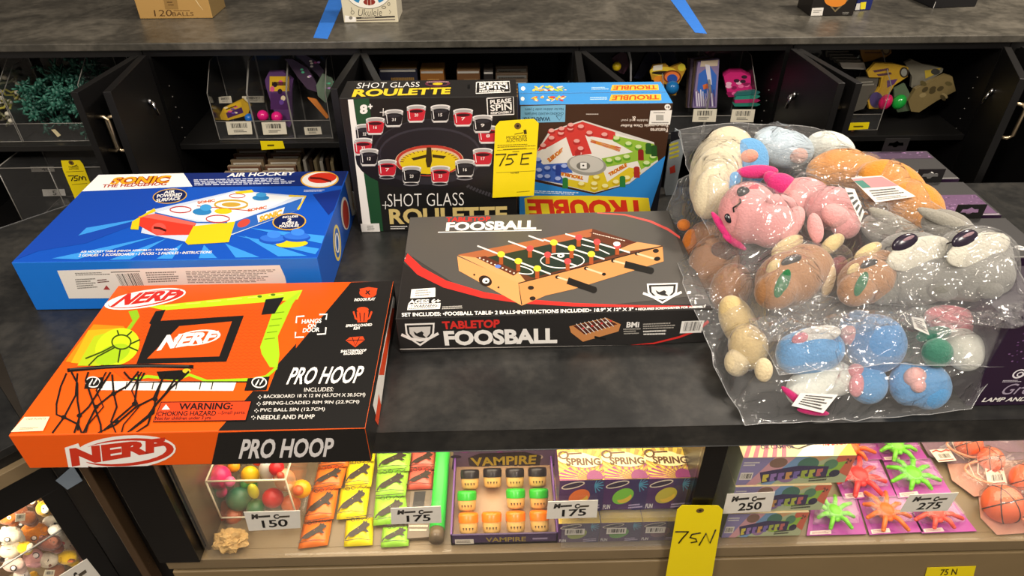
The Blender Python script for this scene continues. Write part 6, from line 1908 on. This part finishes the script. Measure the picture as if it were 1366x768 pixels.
# right half: stacked popper boxes
RB = PZ(1000, 716, FZ)
PH = (PY(1000, 614, RB.y).z - FZ) / 3
for k in range(3):
    yk = RB.y + .003 * k
    zb = FZ + .0005 + PH * k
    x0_ = PY(962 + 2 * k, 716, RB.y).x
    f = boxframe(x0_ - .003 * k, yk, zb, 0, .145 + .022 * k, .15, PH - .0008)
    root = carton('popper_box', f, card('b8c49a'), {'t': card('e8cfa0')}, 'pale green and purple popper toy box, %s of the stack' % ('bottom', 'middle', 'topmost')[k], 'toy box', 'popper toy boxes in the case')
    a = Local(f['front'], 215, 45)
    a.poly('8f86b4', [(0, 0), (66, 0), (24, 45), (0, 45)]); a.poly('d8a0a8', [(60, 0), (110, 0), (40, 45), (20, 45)]); a.poly('7aa0c8', [(100, 0), (128, 0), (70, 45), (50, 45)]); a.poly('d8a878', [(130, 0), (170, 0), (110, 20)]); a.poly('d86a50', [(180, 0), (215, 0), (215, 34), (176, 20)]); a.poly('98c448', [(120, 18), (200, 8), (190, 32), (130, 36)])
    for x, y, rx, ry, c in ((70, 9, 17, 8, '8a6a5a'), (128, 12, 20, 11, '4a7a68'), (172, 13, 13, 8, '5a8a6a'), (186, 28, 10, 6, '2a2a4a'), (96, 36, 14, 6, '9a7aa0')): a.ell(c, x, y, rx, ry)
    a.poly('3a2f5a', [(40, 24), (110, 14), (170, 16), (172, 34), (120, 32), (50, 42)])
    for i, c in enumerate(('d8c84a', '9a7ab8', '8a6ab0', 'd8a05a', '7a6ab0', 'a8b84a', 'b8c04a', 'c86a6a')):
        x = 48 + i * 14.5; y = 28 - i * 1.1
        a.poly(c, [(x, y), (x + 11, y - 1), (x + 12, y + 4), (x + 8, y + 6), (x + 12, y + 11), (x + 6, y + 12), (x + 2, y + 12)])
    a.micro('e8e4da', [(4, 6), (34, 6), (34, 14), (4, 14)], 2, k); a.rect('e8e2d4', 4, 24, 28, 36); a.barcode([(6, 26), (26, 26), (26, 34), (6, 34)], k, 10); a.text('3a3a3a', '2+', [(198, 4), (210, 4), (210, 12), (198, 12)], .02); a.micro('3a3a3a', [(140, 34), (188, 30), (188, 40), (142, 42)], 2, k + 5)
    put(a, 'printed_front', root)
    if k == 2:
        q4 = f['top']
        a = Local([q4[3].lerp(q4[0], .36), q4[2].lerp(q4[1], .36), q4[2], q4[3]], 215, 75)
        a.uv = lambda x, y: (x / 215, (y - 75) / 75)
        a.rect('ecd4a0', 0, 75, 215, 150)
        for i in range(5): a.poly('d86a80', [(i * 18, 150), (i * 18 + 9, 150), (i * 16 + 30, 104), (i * 16 + 22, 104)])
        a.poly('f4ead8', [(100, 150), (150, 90), (180, 78), (200, 78), (170, 150)]); a.line('2a2420', [(80, 110), (110, 128), (150, 110), (168, 84), (200, 82)], 4); a.poly('e8b83a', [(180, 150), (215, 110), (215, 150)])
        a.text('3a2a4a', 'GREAT FOR THE', [(28, 88), (100, 86), (100, 98), (28, 100)], .03); a.text('c82a3a', 'CLASSROOM, PARK', [(30, 101), (112, 99), (112, 112), (30, 114)], .03); a.text('3a2a4a', 'OR CAMPUS', [(40, 115), (104, 114), (104, 126), (40, 127)], .03)
        a.text('d83a2a', 'NO BANDS', [(164, 96), (206, 92), (206, 118), (160, 122)], .04)
        put(a, 'printed_top', root)

# spider toys on purple cards
SPID = [([(1103, 586), (1160, 584), (1178, 612), (1110, 615)], 'ee6a2a', 'orange', 'at the back left'), ([(1160, 583), (1218, 582), (1238, 612), (1178, 614)], '7ed83a', 'green', 'at the back right'),
        ([(1104, 616), (1172, 612), (1196, 662), (1126, 666)], 'e83a3a', 'red', 'in the middle left'), ([(1178, 614), (1240, 611), (1271, 660), (1198, 664)], '6fd42c', 'green', 'in the middle right'),
        ([(1084, 664), (1142, 661), (1156, 712), (1076, 714)], '7ed83a', 'green', 'at the front left'), ([(1144, 663), (1206, 660), (1232, 709), (1160, 713)], 'f0742c', 'orange', 'front centre'), ([(1208, 668), (1268, 663), (1303, 708), (1230, 711)], 'e8584a', 'coral red', 'front right below the 275 card')]
BL = film('blister', milky=.05, rough=.06, gloss=1.0, bump=.25, scale=30)
for k, (q, col, nm, where) in enumerate(SPID):
    lift = .004 + .004 * (2 - min(k // 2, 2))
    P3 = [PZ(x, y, FZ + lift) for x, y in q]
    root = empty('spider_card', sum(P3, Vector()) / 4, '%s rubber spider on a purple card, %s' % (nm, where), 'toy', 'spider toys on purple cards')
    at(root, MB().prism(P3, (0, 0, -.0012), card('a83f98'))).build('backing_card', root)
    a = Print(P3, q); L = unitquad(q)
    a.poly('b85aa8', [L(.5, .05), L(.95, .05), L(.95, .5), L(.75, .7)]); a.poly('8f2f86', [L(.08, .6), L(.5, .95), L(.08, .95)]); a.poly('e8d0c8', [L(.05, .86), L(.4, .84), L(.4, .97), L(.05, .98)]); a.micro('8a5a6a', [L(.08, .88), L(.37, .87), L(.37, .95), L(.08, .96)], 2, k)
    put(a, 'printed_art', root)
    cx = L(.47, .40); c = PZ(*cx, FZ + lift + .012); wd = (P3[1] - P3[0]).length
    M = mat(col, rough=.35, var=.05)
    mb = MB().ell(c, (wd * .19, wd * .21, wd * .13), M, 14, 8).ell(c + Vector((0, -wd * .16, 0)), (wd * .08, wd * .08, wd * .06), M, 10, 8)
    for s_ in (-1, 1):
        for j, an in enumerate((65, 25, -18, -60)):
            d = Vector((s_ * math.cos(R(an)), math.sin(R(an)), 0))
            mb.tube([c + d * wd * .1, c + d * wd * .28 + Vector((0, 0, .006)), c + d * wd * (.40 + .05 * ((j + k) % 3))], [wd * .055, wd * .05, wd * .042], M, 8).ell(c + d * wd * (.40 + .05 * ((j + k) % 3)), wd * .042, M, 8, 6)
    at(root, mb).build('spider', root)
    bl = MB()
    d0 = [L(.06, .1), L(.94, .1), L(.94, .74), L(.06, .74)]
    lo = [PZ(*p, FZ + lift + .0005) for p in d0]
    hi = [p + Vector((0, 0, .02)) + (sum(lo, Vector()) / 4 - p) * .12 for p in lo]
    bl.hexa([lo[3], lo[2], lo[1], lo[0], hi[3], hi[2], hi[1], hi[0]], BL)
    at(root, bl).build('blister', root, bevel=.003)

# basketball hoop packs
HB = [((1292, 592), 17, [(1225, 583), (1366, 579), (1372, 612), (1268, 618), (1240, 608)], 'basketball hoop pack at the back right, ball uppermost'),
      ((1322, 612), 16, [(1262, 612), (1380, 606), (1384, 650), (1300, 662), (1270, 640)], 'basketball hoop pack with a white barcode label, second from the back'),
      ((1372, 640), 22, [(1335, 618), (1420, 612), (1430, 668), (1350, 676)], 'basketball hoop pack cut by the right edge of the view'),
      ((1338, 672), 25, [(1305, 655), (1395, 650), (1410, 708), (1330, 713), (1308, 690)], 'basketball hoop pack at the front right with a large orange ball')]
for k, ((bx_, by_), rp, q, lab) in enumerate(HB):
    c = PZ(bx_, by_, FZ + .03); s = (c - Vector(CC)).dot(VF) / FPX
    root = empty('hoop_pack', c, lab, 'toy pack', 'basketball hoop packs in the case')
    r_ = rp * s
    OB = mat('ee6632', rough=.5, var=.06)
    at(root, MB().ell(c, r_, OB, 22, 14)).build('ball', root)
    sm = MB()
    for nrm in (Vector((1, .3, .2)), Vector((-.2, 1, .5)), Vector((.9, -.6, .5))):
        nrm.normalize(); u = nrm.orthogonal().normalized(); v = nrm.cross(u)
        off = nrm * (r_ * .0)
        sm.tube([c + off + (u * math.cos(t) + v * math.sin(t)) * r_ * 1.0 for t in [i * 2 * math.pi / 36 for i in range(37)]], r_ * .035, mat('3a1a12'), 5)
    at(root, sm).build('seams', root)
    P3 = [PZ(x, y, FZ + .003 + .002 * (3 - k)) for x, y in q]
    at(root, MB().prism(P3, (0, 0, -.001), card('c8907c' if k % 2 else '8a6a7a'))).build('backing_card', root)
    ctr = sum(P3, Vector()) / len(P3)
    rg = MB()
    hc = ctr + Vector((-.02, -.004, .014)) if k != 3 else ctr + Vector((.03, -.02, .012))
    rg.tube([hc + Vector((.032 * math.cos(t), .026 * math.sin(t), .004 * math.sin(2 * t))) for t in [i * 2 * math.pi / 24 for i in range(25)]], .0025, mat('f0a07a', rough=.4), 6)
    at(root, rg).build('hoop_ring', root)
    nt_ = MB()
    for i in range(9):
        t = i * 2 * math.pi / 9
        nt_.tube([hc + Vector((.032 * math.cos(t), .026 * math.sin(t), 0)), hc + Vector((.02 * math.cos(t + .5), .016 * math.sin(t + .5) - .012, -.006)), hc + Vector((.012 * math.cos(t), .01 * math.sin(t) - .022, -.008))], .0011, mat('f4d8c0'), 5)
    at(root, nt_).build('net', root)
    if k in (0, 1, 3):
        qq = {0: [(1240, 600), (1266, 598), (1276, 614), (1252, 616)], 1: [(1314, 624), (1338, 622), (1344, 646), (1318, 648)], 3: [(1366, 668), (1390, 666), (1396, 690), (1370, 692)]}[k]
        g = [PZ(x, y, FZ + .022) for x, y in qq]
        at(root, MB().prism(g, (0, 0, -.0006), card('eadfce'))).build('insert_card', root)
        a = Print(g, qq); L = unitquad(qq); a.line('c83a2a', [L(.05, .2), L(.3, .08), L(.5, .25), L(.8, .1), L(.95, .2)], 2); a.barcode([L(.25, .4), L(.85, .4), L(.85, .75), L(.25, .75)], k, 9); a.line('c83a2a', [L(.05, .9), L(.9, .88)], 1.2); put(a, 'insert_print', root)
    pu = [PZ(x, y, FZ + .006) for x, y in q]
    N = 14
    vs, fs = [], []
    for i in range(N + 1):
        for j in range(28):
            t = j / 28 * len(pu); a0 = int(t) % len(pu); w_ = t - int(t)
            e_ = pu[a0] * (1 - w_) + pu[(a0 + 1) % len(pu)] * w_
            rr = i / N
            p = ctr * (1 - rr) + e_ * rr
            hgt = .052 * (1 - rr ** 2.2)
            p = Vector((p.x, p.y, FZ + .004 + hgt + (.006 * math.sin(j * 2.7 + i * 1.3) * (1 - rr) if i else 0)))
            dd = math.hypot(p.x - c.x, p.y - c.y)
            if dd < r_ + .004: p.z = max(p.z, c.z + math.sqrt(max((r_ + .004) ** 2 - dd ** 2, 0)))
            vs.append(tuple(p))
    for i in range(N):
        for j in range(28): fs.append([i * 28 + j, (i + 1) * 28 + j, (i + 1) * 28 + (j + 1) % 28, i * 28 + (j + 1) % 28])
    at(root, MB().add(vs, fs, SLEEVE, True)).build('clear_bag', root)

# ================================================================== little plush toys in the corner case
def elc(mb, c, rx, ry, m, rot=0, rd=.8, fwd=0, els=None, px=None):
    s = (c - Vector(CC)).dot(VF) / FPX
    a = R(rot)
    ex = (VR * math.cos(a) - VU * math.sin(a)) * (rx * s); ey = (VR * math.sin(a) + VU * math.cos(a)) * (ry * s); ez = VF * (min(rx, ry) * rd * s)
    h = surf(els, *px) if (els and px) else None
    c = (h + ez * .2) if h is not None else c - VF * (fwd * s)
    if els is not None: els.append((c, ex, ey, ez))
    vs = [tuple(c + ex * (math.sin(math.pi * i / 10) * math.cos(2 * math.pi * j / 16)) + ez * (math.sin(math.pi * i / 10) * math.sin(2 * math.pi * j / 16)) + ey * math.cos(math.pi * i / 10)) for i in range(11) for j in range(16)]
    fs = [[i * 16 + j, i * 16 + (j + 1) % 16, (i + 1) * 16 + (j + 1) % 16, (i + 1) * 16 + j] for i in range(10) for j in range(16)]
    return mb.add(vs, fs, m, True)


K6 = lambda x, y: (x / 6.0, 640 + y / 6.0)
CRN = [  # x, y, rx, ry, colour, label, extras (name,dx,dy,rx,ry,colour,rot)
    (345, 225, 50, 55, 'e6b020', 'yellow-hooded white plush with a dark face at the top right corner of the corner case', [('face', 12, 8, 36, 36, 'f0ead8', 0), ('eye', 0, 4, 9, 6, '1a1614', 30), ('eye', 26, 40, 12, 7, '1a1614', 20)]),
    (250, 190, 40, 26, '6a4026', 'brown and white plush along the top edge of the corner case', [('cap', 10, -10, 26, 14, 'f0e4d0', -20)]),
    (175, 250, 52, 40, '7a4426', 'brown plush lying behind the one with a barcode tag', []),
    (60, 310, 70, 44, 'c86a24', 'burnt orange plush with a round white eye at upper left', [('eye', 12, -8, 18, 14, 'f0e8dc', 0), ('pupil', 12, -8, 9, 7, '1a1614', 0)]),
    (225, 305, 62, 52, '7f4824', 'brown plush carrying a white barcode tag', [('nose', -62, 52, 30, 18, '1f1a18', 10), ('muzzle', -62, 54, 14, 8, 'e8dccc', 0)]),
    (405, 335, 60, 44, 'f0e8d4', 'white panda-like plush with dark ear marks by the glass edge', [('ear', 34, 14, 12, 9, '241f1c', 20), ('ear', -10, 42, 12, 9, '241f1c', 0)]),
    (440, 400, 50, 40, 'f2ead8', 'plain white plush just above the glass shelf at right', []),
    (80, 440, 92, 62, 'ece0c4', 'large cream bear plush at the left above the glass shelf', [('ear', -50, -52, 22, 18, 'ece0c4', 0), ('ear', 30, -55, 22, 18, 'ece0c4', 0), ('eye', -24, 38, 26, 22, '4a4038', 0), ('eye_white', -24, 38, 17, 14, 'efe6d6', 0)]),
    (275, 415, 100, 70, 'e88a1c', 'orange lion plush with a ruffled mane above the shelf', [('mane', -40, -40, 40, 22, 'd87a14', -20), ('mane', 20, -52, 44, 20, 'dc7f18', 5), ('mane', 74, -16, 30, 34, 'd87a14', 30), ('eye', -6, 50, 26, 22, '4a3a2a', 0), ('eye_white', -4, 50, 18, 15, 'f2e8d8', 0)]),
    (195, 540, 50, 46, 'f0c414', 'yellow plush just above the left half of the shelf', [('hood', 40, 4, 26, 40, 'd8c8b0', 20)]),
    (75, 565, 72, 56, 'e8dcc0', 'cream plush with a stitched smile at the far left shelf', [('smile', -8, -10, 26, 3, '4a4038', -8)]),
    (30, 640, 40, 20, '3a2c24', 'dark brown plush peeping at the far left above the shelf', []),
    (395, 505, 90, 56, '7a4434', 'brown bear plush lying under the shelf at centre', [('face', 30, -14, 40, 34, '8a5440', 0), ('nose', 34, -8, 9, 6, '2a1814', 0), ('eye', 8, -24, 6, 5, '1a1210', 0)]),
    (490, 450, 40, 34, 'f0e0c8', 'cream plush peeping below the shelf beside the white bunny', []),
    (560, 505, 56, 44, 'f4ecdc', 'white bunny plush with red and pink ears under the shelf', [('ear', -22, -44, 14, 34, 'd84a5a', -25), ('ear', -58, 2, 34, 12, 'd85a64', 5), ('eye', 14, 2, 5, 5, '1a1614', 0), ('nose', 2, 22, 5, 4, '1a1614', 0)]),
    (540, 620, 76, 52, 'efc01c', 'yellow plush with an open brown mouth at lower right', [('mouth', 24, 26, 40, 16, '6a3a1c', -5), ('tongue', 24, 32, 24, 8, 'c8642c', 0), ('frill', -60, 20, 16, 22, 'd8a814', 0)]),
    (385, 640, 78, 56, 'f0e2c6', 'cream plush with a tiny stitched face at lower centre', [('mouth', 0, 4, 4, 14, '4a3a30', 20), ('ear', 60, -50, 36, 14, 'e4d4b4', -40)]),
    (265, 620, 70, 62, 'eeb0a8', 'pink plush with a round white eye under the shelf', [('eye', 20, -16, 30, 26, '4a4440', 0), ('eye_white', 20, -16, 22, 19, 'f2e8e0', 0), ('foot', 0, 60, 60, 24, 'eab0b0', 0)]),
    (110, 680, 80, 50, 'e8c4b4', 'pale peach plush at the lower left below the shelf', [('eye', -4, 26, 28, 26, '3a3430', 0), ('eye_white', -4, 26, 17, 16, 'e8dcd4', 0)]),
    (170, 755, 56, 44, 'f2e6da', 'white plush with a red-pink ear at the bottom edge of the view', [('ear', -18, -34, 18, 28, 'dc4a64', 15), ('eye', 26, 6, 5, 6, '1a1614', 0)]),
    (270, 755, 34, 26, 'e8b01c', 'small yellow plush at the bottom edge of the view', []),
    (450, 730, 70, 50, '7a4a30', 'brown plush behind the small white barcode tag at the bottom', []),
    (640, 600, 50, 60, 'f0bcb4', 'pale pink plush pressed to the right edge of the glass', []),
    (-60, 560, 60, 60, 'c8a070', 'tan plush just beyond the left edge of the view', []),
]
for k, (x, y, rx, ry, col, lab, ex) in enumerate(CRN):
    px, py = K6(x, y)
    c = PU(px, py, .055 + .016 * ((k * 7) % 3))
    root = empty('plush_toy', c, lab, 'plush toy', 'little plush toys in the corner case')
    els = []
    mb = elc(MB(), c, rx / 6 * 1.12, ry / 6 * 1.12, plush_mat(col), 0, els=els)
    elc(mb, PU(px + rx / 13, py + ry / 15, .06 + .016 * ((k * 7) % 3)), rx / 6.4, ry / 6.4, plush_mat(col), 30, els=els)
    if not any(e_[0] in ('ear', 'mane') for e_ in ex) and min(rx, ry) > 38:
        for sx in (-1, 1): elc(mb, c + (PU(px + sx * rx / 8.5, py - ry / 6.6, .06) - PU(px, py, .06)), rx / 22, ry / 20, plush_mat(col), sx * 25)
    o = at(root, mb).build('body', root)
    fuse(o, .0022)
    for j, (nm, dx, dy, ax, ay, ec, rt) in enumerate(ex):
        m_ = mat(ec, rough=.3, var=0) if nm in ('eye', 'pupil', 'nose', 'eye_white') else plush_mat(ec)
        q = (px + dx / 6, py + dy / 6)
        at(root, elc(MB(), c + (PU(*q, .05) - PU(px, py, .05)), ax / 6, ay / 6, m_, rt, rd=.35 if nm not in ('ear', 'mane', 'cap', 'hood', 'foot', 'frill') else .7, els=els, px=q)).build(nm, root)
    if k in (4, 21):
        q = [K6(*p) for p in ([(128, 275), (205, 268), (200, 325), (122, 335)] if k == 4 else [(362, 720), (440, 722), (430, 775), (345, 775)])]
        P3 = [PU(*p, .02) for p in q]
        at(root, MB().prism(P3, P3[0] * 0 + Vector((-.0004, .0004, 0)), mat('ece2c4', rough=.6))).build('barcode_tag', root)
        a = Print(P3, q); L = unitquad(q); a.barcode([L(.15, .15), L(.85, .15), L(.85, .6), L(.15, .6)], k, 10); put(a, 'tag_print', root)
q = [(66, 776), (118, 746), (140, 768), (92, 800)]
price_card([(63, 778), (116, 745), (142, 778), (90, 812)], '200', 'white price card at the lower right of the corner case glass', plane=lambda x, y: PU(x, y, -.001))
